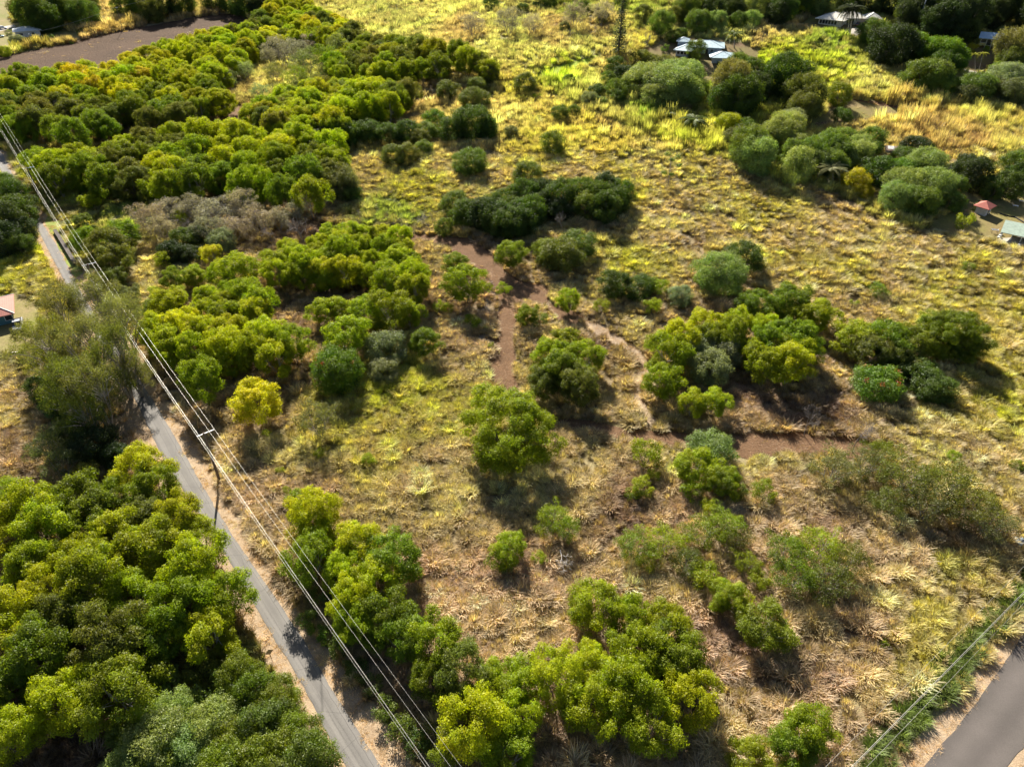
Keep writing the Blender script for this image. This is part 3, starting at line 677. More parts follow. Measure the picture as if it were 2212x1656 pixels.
# ---- trees one can tell apart, by group
cluster('standing alone in mid field', 'f', '1098,925,195,lime', ratio=.72)
cluster('alone beside power poles', 'f', '557,868,100,sun')
cluster('near shaded rubber-leaved tree', 't', '685,905,95,grey')
cluster('with red sprays beside the grove', 'd', '727,800,112,glossy', name='broadleaf_tree', noun='tree with red sprays')
cluster('behind red-sprayed tree', 'd', '835,752,85,sage 830,800,60,sage', name='broadleaf_tree', noun='bush')
cluster('just right of sage bushes', 'f', '920,738,65,fern')
cluster('in small copse above red-sprayed tree', 'f', '845,668,90,lime 790,672,75,lime 700,672,60,ylw 745,725,100,ylw 730,665,55,lime 885,680,55,lime', group='trees of the small copse')
cluster('in line behind copse by dry glade', 'f', '365,660,80,ylw 380,640,50,lime 330,670,50,fern 530,610,45,sun 455,548,45,sun 510,585,80,lime 480,590,60,ylw')
cluster('between wires and dry glade', 'f', '265,508,70,fern 232,530,80,olive 245,560,75,olive 245,600,55,olive 190,520,60,fern 275,640,55,grey 175,485,50,olive', noun='tree')
cluster('in opening below middle wood', 'f', '200,420,35,lime 195,434,40,lime 215,400,45,fern 385,470,35,lime 350,562,35,lime 415,600,45,lime 375,600,50,fern 420,590,40,lime 335,630,28,lime', name='sapling', noun='sapling', cat='sapling')
cluster('along dirt track in mid field', 'f', '1105,548,66,fern 1008,612,86,lime 982,566,48,fern 1088,622,30,lime 1138,680,50,fern 1228,648,52,ylw 1165,690,35,mid 1020,692,36,fern')
cluster('above junction of dirt tracks', 'd', '1215,550,85,olive 1250,530,70,mid 1185,545,60,fern', name='broadleaf_tree', ratio=.75)
cluster('in dark row above brown tussocks', 'd', '1325,615,65,deep 1382,622,62,deep 1468,640,52,sage 1408,612,38,mid', name='broadleaf_shrub', noun='round shrub', cat='shrub')
cluster('beside dark row', 'f', '1425,620,36,lime 1300,660,36,lime 1410,660,36,lime', name='sapling', noun='sapling', cat='sapling')
cluster('on open pasture', 'd', '1556,590,108,pale 1606,556,80,deep', name='broadleaf_shrub', noun='round shrub', cat='shrub', ratio=.75)
cluster('in copse on lower dirt track bend', 'f', '1190,765,70,lime 1265,770,80,lime 1215,800,90,fern 1175,825,75,olive 1250,830,90,olive 1220,740,70,lime 1170,790,40,lime')
cluster('in silvery clump beside large grove', 'd', '1510,755,88,sage 1570,760,75,sage 1535,795,80,sage 1480,745,55,sage', name='broadleaf_tree', noun='tree')
cluster('at left foot of large grove', 'f', '1437,822,80,lime 1495,870,62,ylw 1542,868,60,ylw')
cluster('rising behind large grove', 'f', '1705,650,90,fern 1640,658,75,fern 1765,680,80,lime 1720,680,70,lime 1610,665,50,mid', ratio=.85)
cluster('in long grove right of bare track end', 'f', '1850,730,90,lime 1915,735,100,fern 1975,740,95,fern 1880,760,90,olive 2060,725,120,fern 2020,705,80,fern 1945,770,80,olive 2085,745,80,mid', ratio=.8)
cluster('below long grove', 'd', '1895,828,100,glossy 1990,810,90,mid 2020,840,80,mid 1960,790,70,mid', name='broadleaf_tree', noun='tree', ratio=.6)
cluster('on lower bank of right dirt track', 'd', '1538,972,92,pale', name='broadleaf_shrub', noun='round shrub', cat='shrub', ratio=.7)
cluster('below right dirt track', 'f', '1500,1005,85,lime 1565,1040,70,lime 1495,1055,50,lime 1550,1010,60,ylw 1530,1095,40,lime 1590,1060,45,fern 1395,978,62,lime 1412,1025,30,lime 1388,1050,45,lime 1370,1065,35,fern 1650,1060,50,fern')
cluster('in thin grey copse near side road', 't', '1800,1010,110,grey 1870,1000,100,grey 1960,1030,130,olive 2050,1050,130,olive 2010,1085,120,grey 2110,1090,120,olive 1900,975,70,fern 2140,1130,100,grey 1920,1080,90,olive', ratio=.72)
cluster('in scattered copse of lower field', 't', '1370,1180,90,fern 1430,1165,90,lime 1520,1150,95,fern 1560,1130,90,lime 1590,1160,75,olive 1480,1210,80,olive 1400,1210,60,lime', ratio=.75)
cluster('below scattered copse', 't', '1700,1190,110,fern 1770,1180,110,lime 1830,1210,100,olive 1720,1240,110,fern 1790,1250,110,olive 1610,1210,60,lime 1640,1250,50,lime', ratio=.75)
cluster('beside brown tussock hollow', 'f', '1520,1240,70,lime 1570,1285,80,lime 1600,1290,50,ylw 1650,1350,110,fern 1680,1370,60,fern', ratio=.8)
cluster('behind pale fallen branches', 't', '1195,1120,85,lime 1220,1140,70,fern')
cluster('left of pale fallen branches', 'f', '1100,1185,75,lime 1165,1205,30,lime 1085,1210,50,fern')
cluster('at bottom edge of field', 'f', '1290,1310,110,lime 1255,1320,60,lime 1095,1640,110,lime 1620,1645,100,lime 1745,1575,110,lime 1720,1610,100,fern 960,1630,60,fern')
cluster('on slope above dirt track clearing', 'd', '1015,350,72,mid 1140,375,55,olive 1192,310,52,mid 850,335,50,olive 880,330,45,olive 915,320,38,mid 905,300,40,olive', name='broadleaf_tree', noun='bushy tree')
cluster('in dark row across upper pasture', 'd', '880,285,55,deep 840,290,55,deep 795,285,65,deep 740,290,70,deep 1020,265,90,deep 975,280,60,deep 940,262,50,glossy 920,285,50,mid 700,300,60,dark 765,262,45,deep 1050,280,50,deep', name='broadleaf_tree', noun='bushy tree')
cluster('scattered over upper pasture', 'd', '965,195,48,olive 1025,215,65,olive 1030,188,45,olive 1135,180,50,olive 1210,245,38,mid 1240,240,28,mid 1160,210,20,lime 1055,160,50,olive 860,205,50,fern 830,235,60,olive 780,210,50,olive 1105,285,30,grey', name='broadleaf_tree', noun='bush', cat='bush')
cluster('beside pale strip at wood edge', 't', '660,130,70,grey 700,120,60,fern 735,100,60,grey 700,75,60,lime 590,155,50,grey 640,165,60,fern 560,195,40,sage 530,150,40,sage 700,160,55,grey 450,275,32,sage 490,170,45,grey', noun='tree')
cluster('in leafless thicket below middle wood', 't', '318,470,75,twig 365,452,65,twig 420,448,75,twig 470,460,85,twig 522,440,75,twig 555,472,75,twig 450,492,65,twig 505,492,65,twig 350,492,65,twig 600,470,60,twig 640,455,50,twig', name='leafless_shrub', noun='twiggy shrub', cat='shrub')
cluster('in grey patch inside far wood', 't', '605,105,65,twig 640,112,60,twig 660,95,50,twig 580,120,40,twig 1100,42,60,twig 1150,50,50,twig 1020,50,60,twig 1240,30,60,twig 1300,25,50,twig', name='leafless_shrub', noun='twiggy shrub', cat='shrub')
cluster('beneath middle wood by glade', 'd', '395,520,60,deep 370,545,60,dark 430,510,50,deep 410,550,50,dark 480,520,55,sage', name='broadleaf_shrub', noun='shrub', cat='shrub')
cluster('in dense pair left of dark belt', 'd', '985,440,60,mid 1005,460,60,deep 960,490,40,mid 1090,478,90,deep 1060,455,50,deep', name='broadleaf_shrub', noun='bush', cat='bush')
cluster('right of the round-topped middle wood', 'd', '735,395,75,grey 700,350,60,fern 680,330,60,olive 760,420,40,mid 725,365,60,olive', name='broadleaf_tree')
cluster('in dark trees left of far road', 'd', '15,425,80,deep 40,455,70,deep 10,480,90,dark 45,500,60,dark 0,520,80,dark 45,530,50,deep 5,398,50,mid', name='broadleaf_tree', ratio=.9)
cluster('in gum clump over road bend', 'gum', '135,660,100,gum 205,650,115,gum 258,690,100,gum 105,745,100,olive 180,740,120,gum 245,765,110,olive 200,835,110,gum 140,835,110,olive 185,890,90,olive 285,800,70,gum', name='gum_tree', noun='tall gum')
cluster('in dark understorey under gums', 'd', '100,840,70,deep 130,880,70,deep 200,960,90,dark 250,985,60,dark 150,930,60,dark', name='broadleaf_shrub', noun='shrub', cat='shrub')
cluster('at near side of gum clump', 't', '105,960,90,grey 130,1000,80,grey 180,1020,60,olive')
cluster('in yard below red-roofed house', 't', '45,720,38,grey 60,765,45,gum', name='gum_sapling', noun='young gum', ratio=1.4)
cluster('behind wood with white-roofed house', 'd', '70,30,75,deep 110,15,70,deep 150,20,65,mid 180,28,60,mid 50,22,50,olive 95,40,60,deep 195,10,40,olive', name='broadleaf_tree', ratio=.9)
cluster('along top edge behind bare field', 'd', '265,12,45,mid 310,8,60,deep 350,6,60,dark 390,2,60,deep 330,22,50,olive 290,20,30,lime 530,5,60,deep 560,15,50,dark 590,2,60,mid 500,4,50,deep 460,-2,50,deep', name='broadleaf_tree', ratio=.9)
cluster('in garden of white-roofed house', 'd', '38,88,28,sage 109,83,18,deep 173,70,15,mid 182,66,14,mid 10,112,22,lime 18,70,14,sage 70,100,12,mid 154,92,8,mid', name='garden_shrub', noun='shrub', cat='shrub')
cluster('in thicket below blue-roofed house', 'd', '1400,175,100,pale 1450,185,110,pale 1475,160,90,pale 1430,200,90,pale 1485,200,70,pale', name='broadleaf_tree', noun='spreading tree', ratio=.62)
cluster('in dark clump left of spreading trees', 'd', '1330,145,45,deep 1350,165,50,dark 1370,180,50,deep 1335,195,50,mid 1290,200,40,deep 1320,175,45,mid 1230,175,28,mid 1275,215,35,sage 1300,222,30,mid 1335,210,40,mid', name='broadleaf_shrub', noun='shrub', cat='shrub')
cluster('in tall grass row by pine', 'd', '1385,135,50,olive 1410,140,45,olive 1440,140,45,olive 1475,152,50,olive 1500,160,40,olive', name='cane_clump', noun='cane clump', cat='shrub')
cluster('right of brown yard', 'd', '1580,180,85,gum 1600,205,80,deep 1625,160,60,deep 1635,190,60,dark 1560,215,55,deep 1595,140,45,mid 1650,175,40,olive', name='broadleaf_tree', ratio=1.0)
cluster('in front of blue-roofed house', 'd', '1505,108,38,mid', name='broadleaf_tree', ratio=1.0)
cluster('beside blue-roofed houses', 'd', '1436,103,18,mid 1555,137,12,lime 1455,80,30,mid 1470,72,26,deep', name='garden_shrub', noun='shrub', cat='shrub')
cluster('above mown lawn', 'd', '1700,165,95,deep 1740,205,85,olive 1735,235,70,olive 1710,180,60,glossy 1670,180,50,lime', name='broadleaf_tree', ratio=.9)
cluster('standing on mown lawn', 'd', '1813,205,50,fern 1818,253,36,deep 1710,262,50,sage', name='broadleaf_tree', ratio=.95)
cluster('in green row down to fence', 'd', '1620,315,90,mid 1635,335,85,pale 1685,290,80,pale 1700,275,70,pale 1590,300,50,grey 1575,270,50,ylw 1575,262,38,ylw 1610,275,40,mid 1660,305,50,mid 1725,320,60,pale 1780,355,60,pale', name='broadleaf_tree', noun='leafy tree', ratio=.85)
cluster('between round trees and red hut', 'd', '1880,325,50,mid 1900,370,70,deep 1950,370,60,glossy 1980,320,55,dark 1955,340,50,deep 2100,375,80,dark 2085,360,60,dark 1935,395,40,mid 2000,380,60,mid', name='broadleaf_tree', noun='tree', ratio=.8)
cluster('in leafy mass left of red hut', 'd', '2000,360,90,pale 1960,400,90,pale 2010,400,90,pale 1940,425,80,pale 1990,435,80,mid 2050,400,60,mid 2060,435,50,mid', name='broadleaf_tree', noun='tree', ratio=.75)
cluster('before the leafy mass', 'd', '1848,390,58,sun 1866,415,36,sun', name='garden_shrub', noun='shrub', cat='shrub', ratio=.8)
cluster('around red hut yard', 'd', '2085,478,36,lime 2110,448,18,mid 2195,358,60,mid 2200,378,50,deep 2145,405,50,mid 2180,400,60,deep 2200,345,40,mid', name='broadleaf_tree', noun='tree', ratio=.9)
cluster('between the hill houses', 'd', '1935,98,90,dark 1905,85,60,deep 1885,70,60,mid 1955,95,60,glossy 1975,100,60,glossy 2010,110,60,glossy 2040,115,70,glossy 2060,125,60,glossy 2035,140,60,deep', name='broadleaf_tree', ratio=.85)
cluster('near yellow house', 'd', '2200,105,85,gum 2190,130,60,olive 2095,65,45,olive 2045,50,45,sage 2050,30,50,deep 2010,45,26,mid 1960,35,50,olive 2130,108,14,lime 2100,105,20,gold', name='broadleaf_tree', ratio=.95)
cluster('below the pale driveway', 'd', '2005,165,95,mid 2030,185,70,mid 1985,160,60,grey 2110,190,80,mid 2095,205,60,grey 2180,170,90,sage 2200,200,80,grey 2150,190,60,grey 2160,155,50,mid 2200,160,60,mid', name='broadleaf_tree', noun='bushy tree', ratio=.65)
cluster('behind white hill house', 'd', '1720,5,60,deep 1690,20,60,deep 1680,30,50,dark 1722,25,28,ylw 1770,5,50,pale 1790,2,50,pale 1830,-5,60,deep 1880,0,60,dark 1930,5,60,dark 1665,8,40,mid', name='broadleaf_tree', ratio=.9)
cluster('in scrub at top centre', 'd', '1190,4,30,deep 1340,8,30,mid 1300,40,28,grey 1130,20,24,deep 1240,30,20,olive 1060,10,30,deep 1165,3,30,dark 1220,60,24,grey 1430,50,50,mid 1460,35,40,olive 1510,48,50,mid 1550,45,40,pale 1390,30,36,olive 1260,15,30,mid 1595,45,36,deep 1625,42,36,pale', name='scrub_bush', noun='bush', cat='bush', ratio=.9)
cluster('dotting the open field', 'd', '1895,628,40,fern 2090,578,28,fern 1845,655,20,lime 730,625,1,deep' if False else '1895,628,40,fern 2090,578,28,fern 1845,655,20,lime', name='field_shrub', noun='shrub', cat='shrub')
cluster('sprouting in lower left field', 'f', '640,1080,46,lime 655,1070,30,lime 620,1060,20,lime 605,1015,20,lime 690,978,24,lime 575,935,20,lime 795,990,30,lime 895,1240,36,lime 650,1095,40,fern', name='sapling', noun='sapling', cat='sapling')
cluster('sprouting beside right field edge', 'f', '2060,985,26,lime 2200,1005,26,fern 1910,1390,18,lime 2020,1020,24,fern 1375,1040,20,lime 950,660,30,lime 970,665,26,lime 1060,745,16,lime 1590,985,14,lime 1465,1010,14,lime', name='sapling', noun='sapling', cat='sapling')
cluster('in hanging bushes beside near road', 'f', '480,1330,70,fern 510,1385,60,fern 560,1240,1,lime' if False else '480,1330,60,fern 490,1395,50,fern 430,1440,70,olive 470,1430,60,olive 360,1470,60,pale 290,1430,60,lime', name='feathery_tree')
cluster('flowering in bottom left thicket', 'f', '572,1530,40,sun 545,1535,26,sun 280,1560,40,sun', name='flowering_shrub', noun='shrub', cat='shrub')
cluster('along road under wires', 'd', '665,1345,50,mid 710,1370,50,glossy 735,1400,50,mid 770,1440,50,mid 800,1480,50,olive 830,1530,55,mid 870,1570,60,mid 900,1600,60,deep 930,1590,60,olive 690,1290,45,mid', name='broadleaf_shrub', noun='shrub', cat='shrub')

# red flower sprays held above two glossy crowns
for o_ in [o for o in bpy.data.objects if o.parent is None and 'tree with red sprays' in str(o.get('label', ''))]+[o for o in bpy.data.objects if o.parent is None and str(o.get('label', '')).startswith('glossy green tree') or (o.parent is None and 'broad glossy green tree' in str(o.get('label', '')) and 'below long grove' in str(o.get('label', '')))][:2]:
    rg = np.random.default_rng(3); c_ = [c for c in o_.children if c.name.startswith('crown')][0]; bb = np.array([v[:] for v in c_.bound_box]); hi = bb.max(0)
    Q = []
    for k in range(9):
        a_ = rg.uniform(0, 6.28); q = np.array([math.cos(a_)*hi[0]*.62, math.sin(a_)*hi[1]*.62, hi[2]*rg.uniform(.45, .8)]); Q.append(q+rg.normal(0, .28, (22, 3)))
    Q = np.concatenate(Q); V, F = cards(Q, np.tile([0, 0, 1.0], (len(Q), 1)), np.full(len(Q), .3), .35, rg, .8)
    f_ = link('flower_sprays', fast_mesh('flower_sprays', V, F, rg.random(len(Q)), rg.random(len(Q)), LEAFD), o_); f_.location.z = c_.location.z; f_.color = (.40,.035,.02,1)

# ---- bare and dead trees
def bare(cx, topy, basey, wpx, label, group=None, tilt=0, pale=False):
    g, dep = GD(cx, basey); i = prng.randrange(len(BARE))
    dx, dy, dz = ray(cx, topy); t = g.y/dy; h = max(1.5, H+dz*t-g.z); s = h/BAREH[i]; sw = wpx*dep/FPX/2/BARER[i]
    r = empty('bare_tree', (g.x, g.y, g.z), prng.uniform(0, 6.28)); r.scale = (sw, sw, s)
    if tilt: r.rotation_euler = (tilt, tilt*.5, r.rotation_euler.z)
    link('branches', BARE[i], r); tag(r, label, 'bare tree', group); return r
BT = """1060,635,711,34,tall bare pale snag beside upright dirt track
1737,868,941,58,leaning bare tree at middle of right dirt track
1840,905,975,70,wide bare pale tree at right end of dirt track
928,455,508,60,grey leafless tree above start of dirt track
665,405,462,50,bare grey tree behind small dirt clearing
658,470,528,60,bare grey tree at front of small dirt clearing
525,425,480,60,leafless grey tree with pale twigs over grey scrub
778,450,478,36,thin bare tree right of small dirt clearing
860,468,512,50,sparse bare tree at tip of bright grove
1395,68,114,30,bare grey tree beside blue-roofed house
1362,372,410,22,thin bare tree right end of dark belt
1205,332,368,16,small bare sapling on upper pasture
1450,0,40,30,bare tree in scrub near tall pine top
1310,560,608,1,x
1308,562,603,30,thin bare tree behind dark shrub row
1212,455,510,34,small thin tree below dark belt
772,378,414,20,thin bare tree at right edge of middle wood
590,480,530,50,leafless scrub tree left of front bare tree
420,470,520,70,leafless grey scrub tree under middle wood
480,440,500,80,broad leafless grey tree in grey scrub
560,450,500,70,pale leafless tree at right of grey scrub
380,455,495,60,low leafless tree at left of grey scrub
340,480,520,60,grey twiggy tree beside dry glade
320,455,500,60,bare twiggy tree under green wood edge
600,85,130,80,grey leafless thicket tree inside far wood
625,95,138,70,purplish leafless tree inside far wood
140,215,275,30,tall pale bare tree within upper left wood
1230,60,90,24,thin leafless tree in upper pale grass
1290,48,80,26,bare twiggy tree left of tall pine
960,1560,1640,60,pale-branched tree by wires at bottom edge
90,1375,1400,90,low pile of grey dead branches in left wood
130,1385,1415,80,pale dead branches in gap of left wood
2192,170,205,50,grey leafless tree near right edge
2140,200,222,50,grey leafless bush under pale driveway
2200,1160,1172,1,x"""
for ln in BT.splitlines():
    a = ln.split(','); 
    if a[-1] == 'x': continue
    bare(float(a[0]), float(a[1]), float(a[2]), float(a[3]), a[4])
# small candelabra tree on the open pasture: a few leaf balls on a bare stem
for cx, ty, by, lab in ((1442, 330, 405, 'slender tree with tiered leaf clumps alone on pasture'),):
    g, dep = GD(cx, by); dx, dy, dz = ray(cx, ty); h = H+dz*g.y/dy-g.z
    r = empty('tiered_tree', g); m = MB(); m.tube([(0,0,-.2),(.05,0,h*.4),(-.1,0,h*.8),(0,0,h*.95)], [.16,.12,.08,.04], 6)
    cl = []
    for k, (fx, fz, s) in enumerate(((-.2,.95,1.0),(.28,.9,.95),(.5,.62,.8),(-.3,.45,1.0),(.1,.4,.7),(.05,.8,.8))):
        c = Vector((fx*h*.55, random.Random(k).uniform(-.8,.8), fz*h)); m.tube([(0,0,(fz-.15)*h), c*.6+Vector((0,0,.4*(fz-.05)*h)), c], [.06,.04,.02], 4); cl.append((c, s))
    m.build('trunk', PALEBARK, r, smooth=True)
    rng = np.random.default_rng(5); Vs = []; Fs = []; o = 0
    for c, s in cl:
        d = rng.normal(0, 1, (110, 3)); d /= np.linalg.norm(d, axis=1)[:, None]
        V, F = cards(np.array(c)+d*s*np.array([1.3,1.3,.6])*rng.uniform(.4,1,(110,1)), d+np.array([0,0,.6]), np.full(110, .42), .6, rng); Vs.append(V); Fs.append(F+o); o += len(V)
    n = sum(len(f) for f in Fs); cr = link('crown', fast_mesh('tiered_crown', np.concatenate(Vs), np.concatenate(Fs), rng.random(n), rng.random(n), LEAFD), r); cr.color = (*COL['mid'], 1)
    tag(r, lab, 'tree')
# fallen pale branches in the lower field
g, dep = GD(1210, 1205); r = empty('fallen_branches', (g.x, g.y, g.z+1.6)); me = bare_mesh('fallen_branches', 321, 3.6, 1.1, simple('bleached_wood', (.55,.50,.44), .85, var=.2), .09, 1, 5, .1)
o = link('branches', me, r); r.rotation_euler = (rad(100), rad(25), rad(20)); tag(r, 'bleached fallen branches spread below a green tree in lower field', 'dead branches')

# ---- tall pine with tiers of branches
g, dep = GD(1335, 124); dx, dy, dz = ray(1343, -18); hp = H+dz*g.y/dy-g.z
r = empty('pine_tree', g); m = MB(); m.tube([(0,0,-.3),(.1,0,hp*.5),(.25,0,hp)], [.42,.28,.05], 8); m.build('trunk', BARK, r, smooth=True)
rng = np.random.default_rng(9); Ps = []; Ns = []; brs = MB()
nt_ = 34
for k in range(nt_):
    f = k/nt_; z = hp*(.06+.93*f); L = (3.9*(1-f)**.8+.35)*(rng.uniform(.75, 1.1))
    for j in range(7):
        a = 2*math.pi*(j+rng.uniform(-.2,.2))/7+k*.4; l = L*rng.uniform(.75, 1.1)
        if f < .5 and rng.random() < .12: continue
        tip = np.array([math.cos(a)*l+.25*f, math.sin(a)*l, z+l*.12-.05]); b0 = np.array([.25*f, 0, z])
        brs.tube([b0, (b0+tip)/2, tip], [.05, .035, .015], 4, cap=False)
        n = int(26*l/3)+8; t = rng.uniform(.25, 1.05, n)[:, None]; pp = b0+(tip-b0)*t; side = np.array([-math.sin(a), math.cos(a), 0])
        pp = pp+side*rng.normal(0, .28, (n,1))*(1.1-t*.5)+np.array([0,0,1])*rng.normal(0, .1, (n,1)); Ps.append(pp); Ns.append(np.tile([0,0,.8], (n,1)))
Ps = np.concatenate(Ps); Ns = np.concatenate(Ns); V, F = cards(Ps, Ns, rng.uniform(.35,.6,len(Ps)), .4, rng, .5)
brs.build('branches', BARK, r); c = link('crown', fast_mesh('pine_crown', V, F, rng.random(len(Ps)), rng.random(len(Ps)), LEAFD), r); c.color = (.045,.065,.022,1)
tag(r, 'very tall dark narrow pine with tiered branches left of blue-roofed house', 'pine tree')

# ---- palms
def frond(L, wid, droop, name):
    m = MB(); n = 9; pts = []; rng = random.Random(int(L*100))
    for i in range(n+1):
        t = i/n; pts.append(Vector((L*t*(1-.12*t), 0, L*(.42*t-droop*t*t))))
    m.tube(pts, [.045*(1-.8*i/n) for i in range(n+1)], 4, cap=False)
    for i in range(1, n*6):
        t = i/(n*6); k = t*n; a = pts[int(k)].lerp(pts[min(n, int(k)+1)], k-int(k)); w_ = wid*math.sin(math.pi*min(1, .15+t*.85))**.6
        for s in (-1, 1):
            e = a+Vector((.25*w_, s*w_, -.38*w_*rng.uniform(.6,1.3))); b_ = Vector((.09*L/5, 0, 0))
            m.add([a-b_, a+b_, e], [(0,1,2)])
    me = m.mesh(name, LEAFD)
    for nm in ('var', 'hue'):
        at = me.attributes.new(nm, 'FLOAT', 'FACE'); at.data.foreach_set('value', [rng.uniform(.3,.7) for _ in me.polygons])
    return me
FR = [frond(4.6, .75, .55, 'frond'), frond(4.2, .75, .95, 'frond_low'), frond(3.2, .6, .3, 'frond_top')]
def palm(cx, cy, by, label, col=(.14,.18,.03), sc=1.0, stem=PALEBARK, nf=16, cat='palm tree', name='coconut_palm', group=None, dx_=0):
    g, dep = GD(cx+dx_, by); a, b, c_ = ray(cx, cy); h = max(1.0, H+c_*g.y/b-g.z); off = a*g.y/b-g.x
    r = empty(name, g); m = MB(); m.tube([(0,0,-.2),(off*.3,0,h*.35),(off*.7,0,h*.7),(off,0,h)], [.22*sc,.15*sc,.12*sc,.13*sc], 7); m.build('trunk', stem, r, smooth=True)
    rr = random.Random(int(cx)); 
    for k in range(nf):
        tier = k % 3; f = link('frond', FR[(1, 0, 2)[tier]], r); f.location = (off, 0, h); f.scale = (sc,)*3
        f.rotation_euler = (0, rr.uniform(-.12,.12)+(.25 if tier == 0 else 0), 2*math.pi*k/nf+rr.uniform(-.2,.2)); v = rr.uniform(.8,1.25); f.color = (col[0]*v, col[1]*v, col[2]*v, 1)
    tag(r, label, cat, group); return r
palm(1502, 258, 288, 'coconut palm with long spread fronds above the fence row', sc=1.5, nf=22)
palm(1446, 243, 262, 'smaller coconut palm half hidden in tall grass left of larger palm', sc=1.3, nf=20)
palm(1586, 72, 104, 'coconut palm standing right of blue-roofed house', sc=1.2, nf=18)
palm(1799, 362, 402, 'coconut palm with pale shining fronds beside yellow shrub', col=(.24,.24,.09), sc=1.5, nf=22)
palm(2106, 117, 157, 'slim yellow palm below yellow house, leftmost of three', col=(.34,.34,.04), sc=.62, nf=12, name='garden_palm', group='slim palms below yellow house')
palm(2124, 115, 162, 'slim yellow palm below yellow house, middle of three', col=(.34,.34,.04), sc=.62, nf=12, name='garden_palm', group='slim palms below yellow house', dx_=-12)
palm(2158, 135, 160, 'slim yellow palm below yellow house, rightmost of three', col=(.32,.34,.04), sc=.62, nf=12, name='garden_palm', group='slim palms below yellow house', dx_=-4)
palm(1988, 66, 72, 'low spiky green palm at foot of tall pale pole', col=(.10,.20,.03), sc=.6, name='fan_palm')
palm(1843, 16, 76, 'tall dark feathery palm before white hill house, right stem', col=(.07,.085,.03), sc=1.5, nf=33, name='tall_palm', dx_=-7)
palm(1836, 20, 76, 'tall dark feathery palm before white hill house, left stem', col=(.07,.085,.03), sc=1.4, nf=30, name='tall_palm', dx_=-5)
palm(1585, 34, 56, 'dead brown palm snag at forest edge behind blue-roofed house', col=(.25,.17,.08), sc=.6, nf=9, name='dead_palm')
for i, (x, y, by) in enumerate(((1635,40,55),(1655,34,52),(1622,28,46))):
    palm(x, y, by, 'banana-like plant with upright leaves at forest edge, %s of three' % ('leftmost','middle','rightmost')[(1,2,0)[i]], col=(.12,.20,.04), sc=.7, nf=9, name='banana_plant', cat='banana plant')
# ------------------------------------------------------------------ buildings
def paint(name, col, rough=.55, metal=0, var=.08, streak=0):
    m, nt, out = newmat(name); b = N(nt, 'ShaderNodeBsdfPrincipled'); b.inputs['Roughness'].default_value = rough; b.inputs['Metallic'].default_value = metal
    tc = N(nt, 'ShaderNodeTexCoord'); n1 = noise(nt, 1.2, 6, .7, tc.outputs['Object'])
    c = N(nt, 'ShaderNodeRGB'); c.outputs[0].default_value = (*col, 1)
    c = mult(nt, c.outputs[0], maprange(nt, n1.outputs[0], .25, .75, 1-var*2, 1+var))
    if streak:   # ribs of corrugated or standing-seam sheet
        w_ = N(nt, 'ShaderNodeTexWave', bands_direction='X'); w_.inputs['Scale'].default_value = streak; nt.links.new(tc.outputs['Object'], w_.inputs['Vector'])
        c = mult(nt, c, maprange(nt, w_.outputs['Fac'], 0, .25, .8, 1))
    nt.links.new(c, b.inputs['Base Color']); nt.links.new(b.outputs[0], out.inputs[0]); return m
M_GLASS = paint('window_glass', (.03,.035,.04), .08); M_TRIM = paint('white_trim', (.75,.74,.70), .6)
M_RBLUE = paint('pale_blue_roof', (.42,.55,.60), .6, 0, .2, .5); M_RCREAM = paint('cream_roof', (.66,.61,.50), .6, 0, .06, .6)
M_RRED = paint('red_roof', (.46,.13,.09), .8, 0, .12, 1.2); M_RPINK = paint('sun_faded_red_roof', (.50,.19,.14), .85, 0, .12, .8); M_RGREEN = paint('grey_green_roof', (.30,.37,.29), .6, 0, .2, 1.0)
M_RWHITE = paint('white_metal_roof', (.72,.72,.70), .6, 0, .05, .6); M_RUST = paint('rusty_sheet', (.33,.24,.19), .6, .2, .6, 1.0)
M_WWHITE = paint('weathered_white_wall', (.55,.53,.49), .7, 0, .2); M_WBLUE = paint('blue_grey_wall', (.36,.40,.45), .7, 0, .12); M_WYEL = paint('yellow_wall', (.50,.42,.16), .7, 0, .1)
M_WCREAM = paint('cream_wall', (.60,.54,.42), .7); M_WTEAL = paint('teal_wall', (.06,.16,.18), .7); M_DARK = paint('dark_interior', (.03,.028,.025), .9); M_RPALE = paint('light_blue_roof', (.38,.50,.62), .6, 0, .1, .6)
M_WOODP = paint('post_wood', (.16,.115,.08), .85, 0, .3); M_METAL = paint('galvanised_metal', (.45,.46,.47), .35, .6, .1); M_BLACK = paint('black_rubber', (.02,.02,.02), .8)

